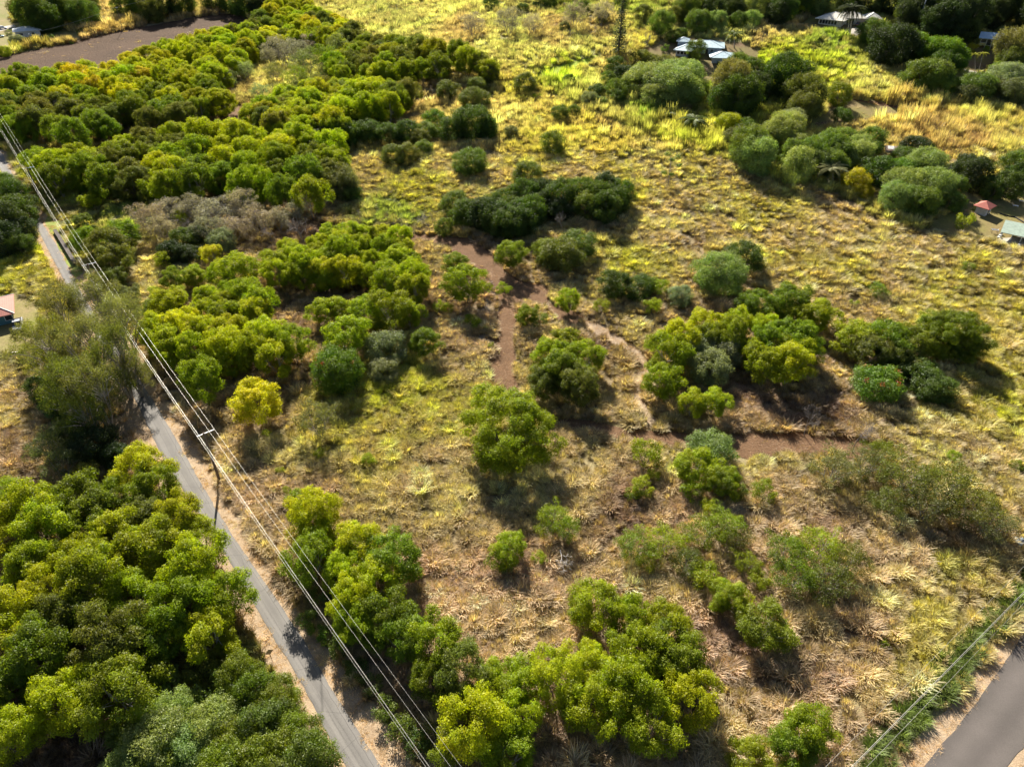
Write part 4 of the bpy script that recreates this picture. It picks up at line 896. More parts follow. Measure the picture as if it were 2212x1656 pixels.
def body(root, A, B, depth, h, roofmat, wallmat, roof='hip', rise=1.6, over=.6, wins=(), base=0, open_front=False, cap=True, posts=0, left_over=None):
    """one block of a house: front wall base runs A->B (world points), block extends away from the camera"""
    A = Vector(A); B = Vector(B); d = (B-A); d.z = 0; L = d.length; ax = d.normalized(); ay = Vector((-ax.y, ax.x, 0)); z0 = min(A.z, B.z)-.1
    if ay.y < 0: ay = -ay
    rx = math.atan2(ax.y, ax.x); r0 = root.location
    # group in a local frame: origin at A, x along the front, y away
    def put(name, mb, mats):
        o = mb.build(name, mats, root); o.location = Vector((A.x, A.y, z0))-Vector(r0); o.rotation_euler = (0, 0, rx); return o
    m = MB()
    if open_front:
        m.box((L/2, depth-.06, h/2+base/2), (L, .12, h-base)); m.box((L-.06, depth/2, h/2+base/2), (.12, depth-.14, h-base))
        put('wall', m, wallmat)
    else:
        m.box((L/2, depth/2, (h+base)/2), (L, depth, h-base)); put('wall', m, wallmat)
    if base or posts or open_front:
        k = posts or 3
        for i in range(k+1):
            for yy in ((.1, depth-.1) if base else (.1,)):
                p = MB(); hh = base if base else h; p.box((.08+(L-.16)*i/k, yy, hh/2-.1), (.16, .16, hh+.2)); put('post', p, M_TRIM)
    o = over; zt = h+.02; e = [(-o,-o,zt), (L+o,-o,zt), (L+o,depth+o,zt), (-o,depth+o,zt)]; th = .14
    m = MB()
    if roof == 'hip':
        hw = depth/2+o; hl = L/2+o
        if hl >= hw: r1, r2 = (-o+hw, depth/2, zt+rise), (L+o-hw, depth/2, zt+rise)
        else: r1, r2 = (L/2, -o+hl, zt+rise), (L/2, depth+o-hl, zt+rise)
        V = e+[r1, r2]; 
        F = [(0,1,5,4),(1,2,5),(2,3,4,5),(3,0,4)] if hl >= hw else [(0,1,4),(1,2,5,4),(2,3,5),(3,0,4,5)]
    elif roof == 'gable':
        r1, r2 = (-o, depth/2, zt+rise), (L+o, depth/2, zt+rise); V = e+[r1, r2]; F = [(0,1,5,4),(2,3,4,5),(1,2,5),(3,0,4)]
    else:
        V = [e[0], e[1], (e[2][0], e[2][1], zt+rise), (e[3][0], e[3][1], zt+rise)]; F = [(0,1,2,3)]
    nV = len(V); m.add(V+[(x, y, z-th) for x, y, z in V[:4]], F+[(nV,nV+1,1,0),(nV+1,nV+2,2,1),(nV+2,nV+3,3,2),(nV+3,nV,0,3),(nV+3,nV+2,nV+1,nV)])
    ro = put('roof', m, roofmat)
    if cap and roof in ('hip', 'gable'):
        c = MB(); 
        if roof == 'hip':
            E = [(0,4),(1,5),(2,5),(3,4),(4,5)] if hl >= hw else [(0,4),(1,4),(2,5),(3,5),(4,5)]
        else: E = [(4,5)]
        for a, b_ in E:
            pa, pb = Vector(V[a]), Vector(V[b_]); c.tube([pa+Vector((0,0,.03)), pb+Vector((0,0,.03))], .09, 5)
        put('ridge_cap', c, M_TRIM)
    for (x0, x1, zz0, zz1, face) in wins:
        if face == 'f': cx, cy, sx, sy = (x0+x1)/2, -.03, x1-x0, .08
        elif face == 'l': cx, cy, sx, sy = -.03, (x0+x1)/2, .08, x1-x0
        else: cx, cy, sx, sy = L+.03, (x0+x1)/2, .08, x1-x0
        f = MB(); f.box((cx, cy, (zz0+zz1)/2), (sx+.2, sy, zz1-zz0+.2) if face == 'f' else (sx, sy+.2, zz1-zz0+.2)); fo = put('window', f, M_TRIM)
        g = MB(); dx_ = -.03 if face == 'f' else 0; sgn = {'f':0,'l':-.03,'r':.03}[face]
        g.box((cx+sgn, cy+dx_, (zz0+zz1)/2), (sx, sy, zz1-zz0)); go = g.build('pane', M_GLASS, fo)
    return L
def house(name, at, label, cat='house'):
    r = empty(name, at); tag(r, label, cat); return r
A, B = G(1459,121), G(1487,125); r = house('house', A, 'low house with pale blue hipped roofs on the brown yard beside the tall pine')
body(r, A, B, 9, 2.7, M_RBLUE, M_WBLUE, 'hip', 1.4, 1.0, [(.5,1.6,1.1,2.2,'f'),(2.0,3.1,1.1,2.2,'f'),(3.4,4.4,1.1,2.2,'f')])
A2, B2 = G(1490,114), G(1557,120); body(r, A2, B2, 10, 3.0, M_RBLUE, M_WBLUE, 'hip', 1.7, 1.1, [(6.2,7.3,.2,2.2,'f'),(8.2,9.4,1,2.2,'f')])
A3, B3 = G(1463,105), G(1485,106); body(r, A3, B3, 5, 2.9, M_RBLUE, M_WBLUE, 'hip', 1.2, .7)
A4, B4 = G(1537,137), G(1583,140); r = house('garage', A4, 'square blue-roofed outbuilding joined to right end of blue-roofed house', 'garage')
body(r, A4, B4, 8.5, 2.6, M_RBLUE, M_WBLUE, 'hip', 1.5, 1.0)
A, B = G(1767,52), G(1815,60); r = house('house', A, 'large cream-roofed house on the hill at top right with a row of veranda windows')
body(r, A, B, 11, 2.9, M_RCREAM, M_WCREAM, 'hip', 2.2, 1.4, [(.4+i*1.28, 1.45+i*1.28, 1.0, 2.4, 'f') for i in range(6)])
A2, B2 = G(1812,53), G(1866,55); body(r, A2, B2, 9, 2.9, M_RCREAM, M_WCREAM, 'hip', 2.0, 1.0, [(3,6,.3,2.4,'f')])
A3, B3 = G(1868,55), G(1897,58); body(r, A3, B3, 8, 2.9, M_RCREAM, M_WCREAM, 'hip', 2.0, 1.2, [(1,4,.1,2.3,'f')])
A, B = G(2112,104), G(2150,111); r = house('house', A, 'small yellow house on stilts under a plain blue roof at upper right')
body(r, A, B, 5, 4.6, M_RPALE, M_WYEL, 'gable', 1.9, .9, [(.3,2.2,2.9,4.2,'f'),(2.5,4.2,2.0,4.2,'f')], base=1.8, posts=3, cap=False)
A2 = G(2150,109); body(r, A2, A2+(B-A).normalized()*4, 5, 2.2, M_RPALE, M_WYEL, 'shed', .5, .3, open_front=True)
A, B = G(2104.5,460), G(2126,468); r = house('hut', A, 'small hut with bright red roof and weathered white walls', 'hut')
body(r, A, B, 3.4, 2.5, M_RRED, M_WWHITE, 'hip', 1.3, .75, [(1.2,2.0,.2,2.1,'r')], cap=False)
A, B = G(2160,516), G(2222,533); r = house('carport', A, 'open-fronted shed with corrugated grey-green roof at right edge', 'open shed')
body(r, A, B, 6.2, 2.5, M_RGREEN, M_WOODP, 'shed', .9, .5, open_front=True, cap=False)
f = MB(); L = (B-A).length; f.box((L/2, 2.6, .0), (L+1, 7.2, .16)); o = f.build('floor', M_CONC, r); o.rotation_euler.z = math.atan2((B-A).y, (B-A).x)
A, B = G(-85,724), G(29,697); r = house('house', A, 'teal-walled house with faded red roof cut by left edge')
body(r, A, B, 8, 2.9, M_RPINK, M_WTEAL, 'hip', 2.0, 1.2, [(9.2,10.6,1.1,2.2,'f'),(5,6.4,1.1,2.2,'f')])
A, B = G(37,84), G(89,77); r = house('house', A, 'white-roofed pale house beyond the ploughed field at top left')
body(r, A, B, 10, 3.6, M_RWHITE, M_WWHITE, 'hip', 1.5, 1.0, [(1.5,3.6,1.6,2.6,'f'),(7.8,9.2,1.6,2.6,'f'),(1.5,3,1.6,2.6,'l')])
A, B = G(1911,337), G(1940,341); r = house('shed', A, 'tumbledown shed with patchy rusty white roof among dark trees', 'shed')
body(r, A, B, 4, 2.2, M_RUST, M_WWHITE, 'gable', .9, .3, [(.6,1.5,.2,1.8,'f')], cap=False)
f = MB(); f.box((1.2, .4, 2.72), (1.9, 1.6, .05), rx=.35); o = f.build('roof_sheet', M_TRIM, r); o.rotation_euler.z = math.atan2((B-A).y, (B-A).x)
A, B = G(1331,231), G(1362,238); r = house('shelter', A, 'low green shelter with flat pale roof hidden in tall grass', 'shelter')
body(r, A, B, 3.2, 1.5, M_RGREEN, paint('green_wall', (.05,.16,.09), .7), 'shed', .2, .2, cap=False)
A, B = G(1563,155), G(1578,158); r = house('shed', A, 'tiny shed with white roof half under the gum tree below blue garage', 'shed')
body(r, A, B, 2.2, 1.9, M_RPALE, M_WBLUE, 'shed', .3, .3, cap=False)
A, B = G(160,57), G(169,56); r = house('lean_to', A, 'small white lean-to roof in shade of the far trees', 'shed'); body(r, A, B, 2.4, 1.4, M_RWHITE, M_WWHITE, 'shed', 1.4, .2, cap=False)

# ------------------------------------------------------------------ vehicles
def car(px, py, ang, label, colr, kind='car', L=4.5, W=1.8, cat='car'):
    g = G(px, py); z = g.z+.06; r = empty('parked_'+kind, (g.x, g.y, z), ang); mt = paint(kind+'_paint_'+str(int(abs(px))), colr, .25)
    m = MB(); h0, h1 = .35, .95
    hull = [(-L/2,h0+.05),(-L/2,.8),(-L/2+.15,h1-.03),(-.8*L/4-.5,h1),(L*.14,h1),(L/2-.25,h1-.15),(L/2,.7),(L/2,h0+.05)]
    n = len(hull); V = [(x, s*W/2*(1 if z_ < .9 else .94), z_) for s in (-1, 1) for x, z_ in hull]
    m.add(V, [tuple(range(n)), tuple(range(2*n-1, n-1, -1))]+[(i, i+n, (i+1)%n+n, (i+1)%n) for i in range(n)]); m.build('body', mt, r)
    if kind == 'pickup': cab = [(-.35, h1), (-.2, 1.65), (.75, 1.68), (1.2, h1)]
    elif kind == 'van': cab = [(-L/2+.1, h1), (-L/2+.2, 1.95), (L*.25, 1.95), (L*.42, h1)]
    else: cab = [(-L*.42, h1), (-L*.33, 1.48), (L*.05, 1.5), (L*.2, h1)]
    k = len(cab); V = [(x, s*W/2*(.93 if z_ < 1 else .76), z_) for s in (-1, 1) for x, z_ in cab]
    m = MB(); m.add(V, [tuple(range(k)), tuple(range(2*k-1, k-1, -1))]+[(i, i+k, (i+1)%k+k, (i+1)%k) for i in (0, 2)]+[(0,k-1,2*k-1,k)]); m.build('window_glass', M_GLASS, r)
    m = MB(); x1, x2 = cab[1][0], cab[2][0]; m.box(((x1+x2)/2, 0, cab[1][1]+.03), (x2-x1+.05, W*.77, .06)); m.build('roof', mt, r)
    if kind == 'pickup':
        m = MB(); m.box((-L/2+.95, 0, h1+.005), (1.5, W*.78, .03)); m.build('truck_bed', M_DARK, r)
    for sx in (-1, 1):
        for sy in (-1, 1):
            w_ = MB(); w_.tube([(sx*L*.31, sy*(W/2-.2), .33), (sx*L*.31, sy*(W/2+.02), .33)], .33, 12); wo = w_.build('wheel', M_BLACK, r)
            h_ = MB(); h_.tube([(sx*L*.31, sy*(W/2+.02), .33), (sx*L*.31, sy*(W/2+.03), .33)], .18, 8); h_.build('rim', M_METAL, wo)
        l = MB(); l.box((sx*(L/2+.01), 0, .68), (.04, W*.8, .12)); l.build('headlight' if sx > 0 else 'tail_light', M_TRIM if sx > 0 else M_RRED, r)
    tag(r, label, cat)
car(41, 705, rad(-62), 'silver pickup truck parked beside the teal house', (.50,.51,.52), 'pickup', 5.2, 1.9, 'pickup truck')
car(1853, 56, rad(60), 'dark sport utility car on drive of cream-roofed house', (.05,.055,.06), 'car')
car(7, 63, rad(15), 'white car on driveway left of white-roofed house', (.7,.7,.7), 'car')
car(0, 81, rad(20), 'pale blue car at left edge near white-roofed house', (.35,.50,.52), 'car')
car(180, 66, rad(5), 'white van behind bushes beyond ploughed field', (.75,.75,.72), 'van', 4.8, 1.9, 'van')

# ------------------------------------------------------------------ power line beside the road
M_WIRE = paint('bright_wire', (.42,.40,.35), .4, .3, .02); PH = 10.9
base = G(475, 1039); top = Vector((base.x, base.y, base.z+PH))
p2 = G(188, 569, PH); p3 = G(58, 361, PH); pn = G(938, 1640, PH*.95)
d1 = (p2-base); span = math.hypot(d1.x, d1.y)
dn = Vector((pn.x-base.x, pn.y-base.y, 0)).normalized(); p0 = Vector((base.x, base.y, 0))+dn*80
p4 = Vector((p3.x, p3.y, 0))+(Vector((p3.x-p2.x, p3.y-p2.y, 0)))
poles = [Vector((p.x, p.y, gz(p.x, p.y))) for p in (p0, base, p2, p3, p4)]
print('POLES', [tuple(round(c, 1) for c in p) for p in poles], 'span', span)
arm = []
for i, p in enumerate(poles):
    a = poles[min(i+1, len(poles)-1)]-poles[max(i-1, 0)]; a.z = 0; a.normalize(); side = Vector((-a.y, a.x, 0))
    if side.x < 0: side = -side
    arm.append(side)
PL = {1: 'wooden pole with crossarm standing beside near road verge', 2: 'wooden pole with crossarm behind gum clump near stone wall', 3: 'wooden pole with crossarm farthest up the road'}
for i, p in enumerate(poles):
    if i in (0, 4): lab = 'wooden pole with crossarm %s the photographed stretch' % ('before' if i == 0 else 'beyond')
    else: lab = PL[i]
    r = empty('utility_pole', p); m = MB(); m.tube([(0,0,-.5),(0,0,PH*.5),(0,0,PH-.1)], [.24,.20,.15], 9); m.build('pole', M_WOODP, r)
    s = arm[i]; m = MB(); m.box((s.x*.3, s.y*.3, PH-.3), (2.9, .12, .14), rz=math.atan2(s.y, s.x)); c = m.build('crossarm', M_METAL, r)
    for k in (-1.1, .85, 1.7):
        m = MB(); q = s*k; m.tube([(q.x,q.y,PH-.25),(q.x,q.y,PH-.02)], [.06,.045], 6); m.build('insulator', M_TRIM, c)
    m = MB(); m.tube([(-s.x*.05,-s.y*.05,PH-2.2),(-s.x*.35,-s.y*.35,PH-2.2)], .04, 5); m.build('bracket', M_METAL, r)
    tag(r, lab, 'utility pole', 'poles of the roadside power line')
def wire(name, pts, sag, rr_, label, group=None, cat='power cable'):
    m = MB(); P = []
    for a, b_ in zip(pts[:-1], pts[1:]):
        for j in range(16):
            t = j/16; q = a.lerp(b_, t); q.z -= sag*4*t*(1-t); P.append(q)
    P.append(pts[-1]); m.tube(P, rr_, 5); o = m.build(name, M_WIRE); tag(o, label, cat, group); return o
for k, zz, rr_, lab in ((-1.1, PH, .011, 'upper power wire nearest the road, at left end of crossarms'), (.85, PH, .011, 'upper power wire in middle, just right of pole tops'), (1.7, PH, .011, 'upper power wire farthest from road, at right crossarm end'),
                    (-.35, PH-2.2, .011, 'lower cable hung from brackets on the pole sides'), (-.1, PH-3.6, .010, 'lowest cable fixed to the poles below the bracket cable')):
    wire('power_wire', [p+arm[i]*k+Vector((0,0,zz)) for i, p in enumerate(poles)], .7, rr_, lab, 'wires of the roadside power line')
# cables along the side road
def span_wire(p1, p2, h, rr_, label):
    a, b_ = G(*p1, h), G(*p2, h); d = b_-a; a2 = a-d*.35; b2 = b_+d*.35
    wire('service_wire', [a2, b2], .25, rr_, label, 'cables above side road verge'); return a2, b2
e1 = span_wire((1839,1655), (2212,1277), 8.2, .022, 'thick twin cable above dark ditch by side road')
span_wire((1843,1655), (2212,1281), 8.2, .012, 'thinner strand beside thick twin cable above the ditch')
e3 = span_wire((1872,1655), (2212,1301), 7.4, .013, 'cable nearest the side road, above grass verge')
e2 = span_wire((1783,1655), (2212,1222), 9.2, .011, 'thin wire over tall grass, farthest from side road')
for i, q in enumerate(e1):
    b0 = Vector((q.x, q.y, gz(q.x, q.y))); r = empty('utility_pole', b0); m = MB(); m.tube([(0,0,-.5),(0,0,9.6)], [.17,.12], 9); m.build('pole', M_WOODP, r)
    m = MB(); m.box((0,0,9.3), (2.6,.12,.14), rz=rad(-45)); m.build('crossarm', M_METAL, r); tag(r, 'wooden pole beside the side road, %s end' % ('near','far')[i], 'utility pole')
# other poles
def pole_px(tx, ty, bx, by, r0, label, mat=M_WOODP, arm_=1.6, name='utility_pole', cat='utility pole'):
    g = G(bx, by); a, b_, c_ = ray(tx, ty); h = H+c_*g.y/b_-g.z
    r = empty(name, g); m = MB(); m.tube([(0,0,-.3),(0,0,h*.5),(0,0,h)], [r0,r0*.85,r0*.65], 8); m.build('pole', mat, r)
    if arm_: m = MB(); m.box((0,0,h-.3), (arm_,.1,.12)); m.build('crossarm', M_METAL, r)
    tag(r, label, cat); return g+Vector((0,0,h))
t1 = pole_px(252, 16, 266, 66, .14, 'tall thin pole on strip above ploughed field')
t2 = pole_px(62, 74, 70, 95, .12, 'short leaning pole with white lamp by white-roofed house', arm_=0)
m = MB(); m.box((0,0,0), (.7,.5,.35)); o = m.build('lamp_box', M_TRIM); o.location = t2; 
tag(o, 'white lamp box on top of short pole by white-roofed house', 'lamp')
wire('power_wire', [t2+Vector((-60,-10,2)), t2+Vector((0,0,.2)), t1, t1+(t1-t2)], 1.0, .05, 'single wire crossing above ploughed field at top left')
pole_px(14, 476, 39, 532, .16, 'bare pale pole standing in dark trees left of far road', PALEBARK, 0)
g = G(1975, 72); r = empty('tall_pole', g); m = MB(); m.tube([(0,0,-.3),(.6,.2,9),(1.1,.3,18)], [.26,.2,.14], 8); m.build('pole', paint('pale_pole', (.36,.38,.40), .6), r, smooth=True); tag(r, 'tall pale smooth pole rising before dark hillside forest', 'pole')
# ------------------------------------------------------------------ stone wall by the road
a, b_ = G(121, 503), G(163, 572); d = (b_-a); L = math.hypot(d.x, d.y); rng = random.Random(4); r_ = math.atan2(d.y, d.x)
m = MB(); M_STONE = simple('dark_stone', (.12,.10,.085), .95, nscale=1.5, var=.5, bump=.6, bscale=6)
n = int(L/.45)
for i in range(n):
    for lay in range(3):
        for w_ in (-.22, .22):
            q = a+d*((i+.5+rng.uniform(-.15,.15))/n); z = gz(q.x, q.y)
            m.box((q.x-a.x-math.sin(r_)*w_, q.y-a.y+math.cos(r_)*w_, z-a.z+.18+lay*.36), (.5*rng.uniform(.85,1.1), .46*rng.uniform(.85,1.1), .40*rng.uniform(.85,1.1)), rz=r_+rng.uniform(-.2,.2), rx=rng.uniform(-.1,.1))
r = m.build('stone_wall', M_STONE, None, a); tag(r, 'low dark dry-stone wall along the green road verge', 'stone wall')
# ------------------------------------------------------------------ sign seen from behind
g = G(588, 1426); r = empty('road_sign', g, rad(38)); m = MB(); m.box((0,0,1.1), (.07,.07,2.6)); m.build('post', paint('sign_post', (.16,.12,.09), .8), r)
m = MB(); m.box((0,-.06,2.05), (.8,.02,.8), ry=rad(45)); m.build('panel', paint('back_of_sign', (.33,.24,.14), .6, 0, .1), r); tag(r, 'diamond road sign seen from its brown back on left road verge', 'road sign')
# ------------------------------------------------------------------ yard things
def drum(px, py, label, col, rr_=.3, h=.85, nm='water_drum', cat='drum', group=None):
    g = G(px, py); r = empty(nm, g+Vector((0,0,.05))); mt = paint('drum_'+nm+str(px).replace('.', '_'), col, .5)
    m = MB(); m.tube([(0,0,0),(0,0,.03),(0,0,h*.33),(0,0,h*.35),(0,0,h*.66),(0,0,h*.68),(0,0,h)], [rr_*.96,rr_,rr_,rr_*1.05,rr_*1.05,rr_,rr_], 14); m.build('barrel', mt, r)
    m = MB(); m.tube([(0,0,h),(0,0,h+.03)], [rr_*.92,rr_*.9], 14); m.build('lid', M_TRIM, r); tag(r, label, cat, group)
drum(2162, 507, 'white bucket nearest the shed post, topmost of three', (.6,.6,.58), .3, .6, group='buckets beside open shed'); drum(2158.5, 512, 'white bucket in middle of three beside open shed', (.62,.6,.56), .32, .6, group='buckets beside open shed'); drum(2155, 517, 'grey bucket lowest of three beside open shed', (.40,.42,.38), .36, .7, group='buckets beside open shed')
drum(2199, 534, 'white gas cylinder standing before open shed', (.7,.7,.7), .3, .8, 'gas_cylinder', 'gas cylinder')
g = G(2147, 503); r = empty('work_table', g+Vector((0,0,.05)), rad(-15))
for sx in (-.75,.75):
    for sy in (-.45,.45): m = MB(); m.box((sx,sy,.42), (.07,.07,.84)); m.build('leg', M_WOODP, r)
m = MB(); [m.box((0,y,.87), (1.7,.10,.05)) for y in (-.5,-.25,0,.25,.5)]; m.box((-.8,0,.93), (.08,1.1,.06)); m.box((.8,0,.93), (.08,1.1,.06)); m.build('slatted_top', M_METAL, r); tag(r, 'slatted grey work table on dry grass beside open shed', 'table')
def lounger(px, py, rz, label):
    g = G(px, py); r = empty('garden_lounger', g+Vector((0,0,.05)), rz); m = MB(); m.box((0,0,.38), (1.4,.6,.06)); m.build('seat', M_TRIM, r); m = MB(); m.box((-.85,0,.62), (.7,.6,.06), ry=rad(50)); m.build('backrest', M_TRIM, r)
    for sx in (-.6,.6):
        for sy in (-.25,.25): m = MB(); m.box((sx,sy,.18), (.05,.05,.36)); m.build('leg', M_TRIM, r)
    tag(r, label, 'garden lounger')
lounger(2207, 437, rad(-30), 'white garden lounger at right edge behind red hut'); lounger(2193, 447, rad(-20), 'white garden lounger nearer the black hose, behind red hut')
def rocks(px, py, n, s, label, seed):
    g = G(px, py); m = MB(); rng = random.Random(seed)
    for i in range(n):
        c = Vector((rng.gauss(0,s), rng.gauss(0,s*.6), .25)); R_ = rng.uniform(.35,.8); P = []
        for a_ in range(5):
            z = math.sin((a_/4-.5)*math.pi)
            P.append((c.x+rng.uniform(-.1,.1), c.y, c.z+z*R_*.7))
        m.tube(P, [R_*x*rng.uniform(.8,1.1) for x in (.15,.75,1,.75,.2)], 7)
    o = m.build('rock_pile', M_STONE, None, g); tag(o, label, 'rocks')
rocks(2130, 148, 8, 2.5, 'dark boulders on slope between slim palms', 3)
def board(px, py, dims, col, rz, label, nm='board'):
    g = G(px, py); m = MB(); m.box((0,0,.18), dims, rz=rz, ry=.12); m.box((0,0,.05), (dims[0]*.9,.08,.1), rz=rz); o = m.build(nm, paint(nm+str(px), col, .6), None, g); tag(o, label, 'board')
board(31, 762, (2.6,.35,.06), (.62,.55,.47), rad(28), 'long white plank on dirt yard at left edge'); board(38, 773, (2.4,1.2,.06), (.30,.40,.33), rad(20), 'flat green-grey panel lying below the dirt yard'); board(139,756,(1.2,.8,.06),(.45,.48,.42),rad(10),'small pale panel under young gum in left yard')
g = G(2207, 1171); m = MB(); rng = random.Random(8); V = []; K = 9
for i in range(K):
    for j in range(K): V.append(((i-4)*.28+rng.uniform(-.1,.1), (j-4)*.24+rng.uniform(-.1,.1), .5+rng.uniform(0,.45)-.03*((i-4)**2+(j-4)**2)*.6))
m.add(V, [(i*K+j,(i+1)*K+j,(i+1)*K+j+1,i*K+j+1) for i in range(K-1) for j in range(K-1)]); o = m.build('tarp', paint('blue_white_tarp', (.42,.52,.66), .5, 0, .5), None, g); sm_ = o.modifiers.new('thick','SOLIDIFY'); sm_.thickness = .03; tag(o, 'crumpled pale blue tarp in dry grass at right edge', 'tarp')
hose = [G(x, y)+Vector((0,0,.2)) for x, y in ((2159,462),(2168,465),(2180,468),(2192,470),(2202,476),(2212,482),(2225,486))]; m = MB(); m.tube(hose, .16, 6); tag(m.build('black_pipe', M_BLACK), 'black pipe lying across yard between red hut and open shed', 'pipe')
g = G(1893, 55); sh = plant('d', 1893, 53, 24, 'mid', 'red_shrub'); [setattr(c, 'color', (.42,.07,.05,1)) for c in sh.children if c.name.startswith('crown')]; tag(sh, 'red-leaved shrub in front of cream-roofed hill house', 'shrub')
for x, y in ((1106,545),): pass
# ------------------------------------------------------------------ grass: tussocks standing on the ground
def tuft(name, seed, n, rad_, h, wdt, arch, spread=.35, seg=3):
    rng = np.random.default_rng(seed); a = rng.uniform(0, 2*np.pi, n); r0 = rad_*spread*np.sqrt(rng.random(n)); L = h*rng.uniform(.6, 1.25, n)
    b = np.stack([np.cos(a)*r0, np.sin(a)*r0, np.full(n, -.05)], 1); aa = a+rng.normal(0, .7, n); out = rng.uniform(.3, 1, n)*arch*rad_
    V = []; F = []; o = 0; side = np.stack([-np.sin(aa), np.cos(aa), np.zeros(n)], 1)
    lean = np.stack([np.cos(aa), np.sin(aa), np.zeros(n)], 1)
    rows = []
    for k in range(seg+1):
        t = k/seg; zz = L*(t*1.25-.45*arch*t*t*1.2); p = b+lean*(out*t**1.6)[:, None]; p[:, 2] += zz
        wd = wdt*(1-.85*t)*rng.uniform(.7, 1.3, n)
        rows.append((p-side*wd[:, None]/2, p+side*wd[:, None]/2))
    Vv = np.stack([x for r in rows for x in r], 1).reshape(-1, 3); m = 2*(seg+1)
    base = np.arange(n)[:, None]*m
    Fq = np.concatenate([base+np.array([[2*k, 2*k+1, 2*k+3, 2*k+2]]) for k in range(seg)], 0)
    bid = np.tile(np.arange(n), seg); v = rng.random(n)[bid]; hu = rng.random(n)[bid]
    me = fast_mesh(name, Vv, Fq, v, hu, GRASSM); o = bpy.data.objects.new(name, me); return o
protos = [tuft('tuft', 200+i, 130, 1.0, 1.05, .10, .9, .5) for i in range(4)]+[tuft('cane', 210+i, 100, .8, 1.3, .10, .6, .8) for i in range(3)]+[tuft('turf', 220+i, 60, .8, .22, .07, .8, 1.0, 2) for i in range(2)]

rng = np.random.default_rng(1234)
def scatter(xr, yr, dens):
    n = int((xr[1]-xr[0])*(yr[1]-yr[0])*dens); x = rng.uniform(*xr, n); y = rng.uniform(*yr, n); return x, y
X_, Y_, S_ = [], [], []
for (y0, y1, dn, sc) in ((28, 95, 1.5, 1.0), (95, 150, 1.3, 1.02), (150, 210, .95, 1.15), (210, 290, .65, 1.35), (290, 400, .4, 1.7), (400, 560, .2, 2.3)):
    xw = .86*y1*1.12+25; x, y = scatter((-xw, xw), (y0, y1), dn)
    sx, sy, dp = toscreen(x, y, zh(x, y)); k = (sx > -160) & (sx < 2370) & (sy < 1800) & (sy > -60)
    X_.append(x[k]); Y_.append(y[k]); S_.append(np.full(k.sum(), sc))
x = np.concatenate(X_); y = np.concatenate(Y_); s = np.concatenate(S_)
ok = np.ones(len(x), bool); edge = np.zeros(len(x), bool)
jx = x+2.4*(fbm(x, y, 2.2, 11)-.5)*2; jy = y+2.4*(fbm(x, y, 2.2, 12)-.5)*2
SOFT = (track_poly, track2_poly, track3_poly, track4_poly, plough_poly, yard_blue_poly, lawn_poly, yard_hut_poly)
for P in NOGRASS:
    if any(P is q for q in SOFT):
        i1 = inside(P, x, y); i2 = inside(P, jx, jy); thin = i1 & i2 & (rng.random(len(x)) > .06); ok &= ~thin; edge |= i1 & ~thin
    else: ok &= ~inside(P, x, y)
# straw verges carry only short stubble
inv = inside(verge_poly, x, y) | inside(verge2_poly, x, y) | inside(strip_poly, x, y) | inside(greenverge_poly, x, y)
inv |= edge
x, y, s, inv = x[ok], y[ok], s[ok], inv[ok]
z = zh(x, y); sx, sy, dp = toscreen(x, y, z)
# open trails of sight: fewer tufts beneath closed woods
shade = np.zeros(len(x), bool)
for a, b_, r_ in PLANTED:
    shade |= (x-a)**2+(y-b_)**2 < (r_*.8)**2
n1 = fbm(x, y, 3.2, 5); n2 = fbm(x, y, 9, 6); n3 = fbm(x, y, 25, 8)
keep = rng.random(len(x)) < np.where(shade, .35, np.where(inv, .8, np.clip(.6+(n1-.35)*2.2, .4, 1)))
col = field_colour(x, y, z)
green = np.clip(col[:, 1]/col[:, 0]-.85, 0, .4)/.4
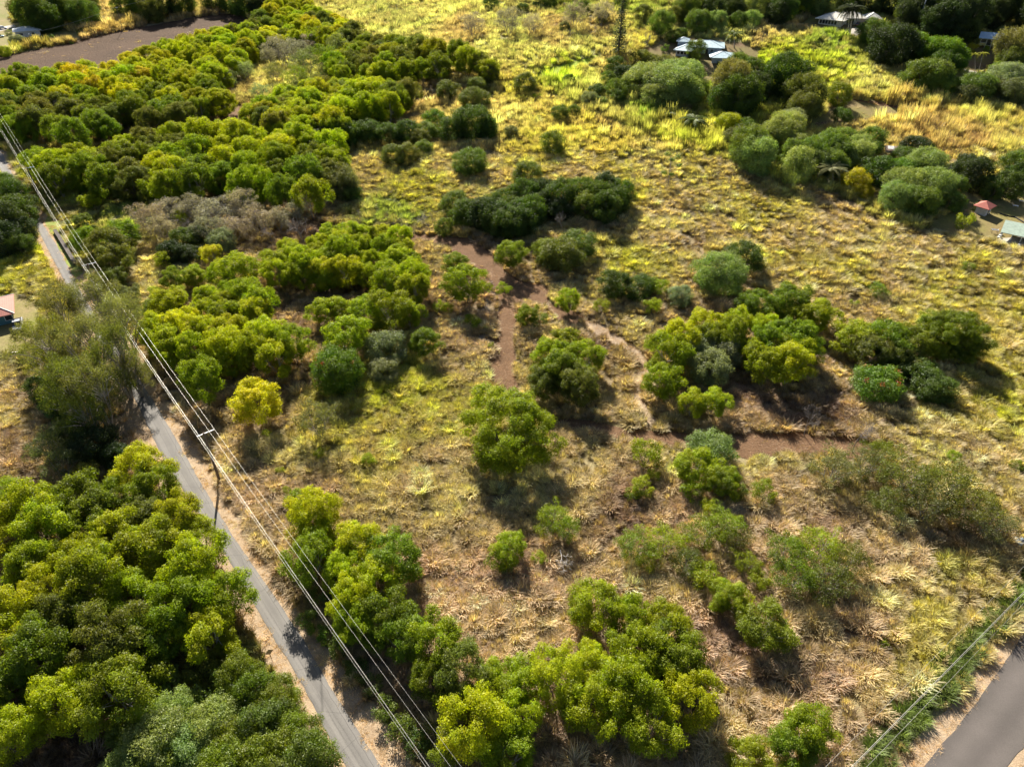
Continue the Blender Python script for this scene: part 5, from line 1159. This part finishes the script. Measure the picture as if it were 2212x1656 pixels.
# patches within the field: some clumps dead and brown, some fresh
t = np.clip((n2-.5)*3.2, -1, 1)[:, None]
col = col*(1+.10*t)+t*np.array([[-.01, .02, -.012]])
br = rng.random(len(x))
dead = (br < .16+.25*(n3 > .52)) & (green < .85); col[dead] = col[dead]*.5+np.array([.30,.21,.13])*.5
pal = (br > .93); col[pal] = col[pal]*.6+np.array([.5,.42,.24])*.45
col *= rng.uniform(.66, 1.22, (len(x), 1))*(1+.5*(n1-.5))[:, None]
cane = (sy < 330) & (rng.random(len(x)) < .75); cane |= (green > .7) & (rng.random(len(x)) < .35)
tall = np.ones(len(x))
for P, f_, g_ in ((poly([(1160,182),(1230,225),(1320,268),(1420,300),(1500,322),(1570,350),(1680,395),(1800,420),(1880,465),(1990,505),(2000,490),(1900,440),(1800,400),(1690,370),(1600,320),(1510,280),(1400,235),(1300,195),(1200,168)]), 1.7, (.92,1.05,.8)),
                (poly([(1790,195),(1850,212),(1960,210),(2100,235),(2230,258),(2230,290),(2080,262),(1960,240),(1870,222),(1790,212)]), 1.7, (1,.95,.8)),
                (poly([(1880,268),(1960,244),(2060,254),(2230,300),(2230,430),(2140,400),(2040,350),(1960,320),(1900,292)]), 1.6, (1,.93,.9)),
                (poly([(-60,128),(0,118),(60,108),(115,96),(180,80),(250,66),(330,50),(420,32),(420,26),(330,42),(250,58),(180,72),(115,88),(60,99),(0,108),(-60,118)]), 1.5, (.9,.85,.7))):
    q = inside(P, x, y); tall[q] = f_; col[q] *= np.array(g_)
hedge = inside(hedge2_poly, x, y); col[hedge] = np.array([.12,.16,.03])*rng.uniform(.6, 1.3, (hedge.sum(), 1))
idx = np.where(inv, 7+rng.integers(0, 2, len(x)), np.where(cane, 4+rng.integers(0, 3, len(x)), rng.integers(0, 4, len(x))))
col[inv] = np.array([.50,.35,.20])*rng.uniform(.7, 1.2, (inv.sum(), 1))
low = ((sx-1150)**2/230**2+(sy-150)**2/30**2 < 0)
hs = s*rng.uniform(.65, 1.3, len(x))*(.7+.7*n1); vs = hs*rng.uniform(.8, 1.15, len(x))*(.75+.5*n2)
vs = np.where(s > 1.4, vs*.8, vs)*tall
mound = rng.random(len(x)) < .16; hs[mound] *= 1.55; vs[mound] *= 1.3; col[mound] *= rng.uniform(.7, 1.35, (mound.sum(), 1))
hs[inv] *= .55; vs[inv] *= .8
m = keep
def grass_object(name, sel, label, cat):
    k = int(sel.sum()); P = np.stack([x[sel], y[sel], z[sel]], 1)
    return instancer(name, protos, P, np.stack([rng.normal(0, .12, k), rng.normal(0, .12, k), rng.uniform(0, 6.28, k)], 1), np.stack([hs[sel], hs[sel], vs[sel]], 1), col[sel]*1.4, idx[sel], label, cat)
grass_object('field_grass', m & ~inv, 'tall yellow and brown tussock grass covering the open field and slopes', 'grass')
grass_object('verge_grass', m & inv, 'short straw-coloured stubble on road verges', 'grass')
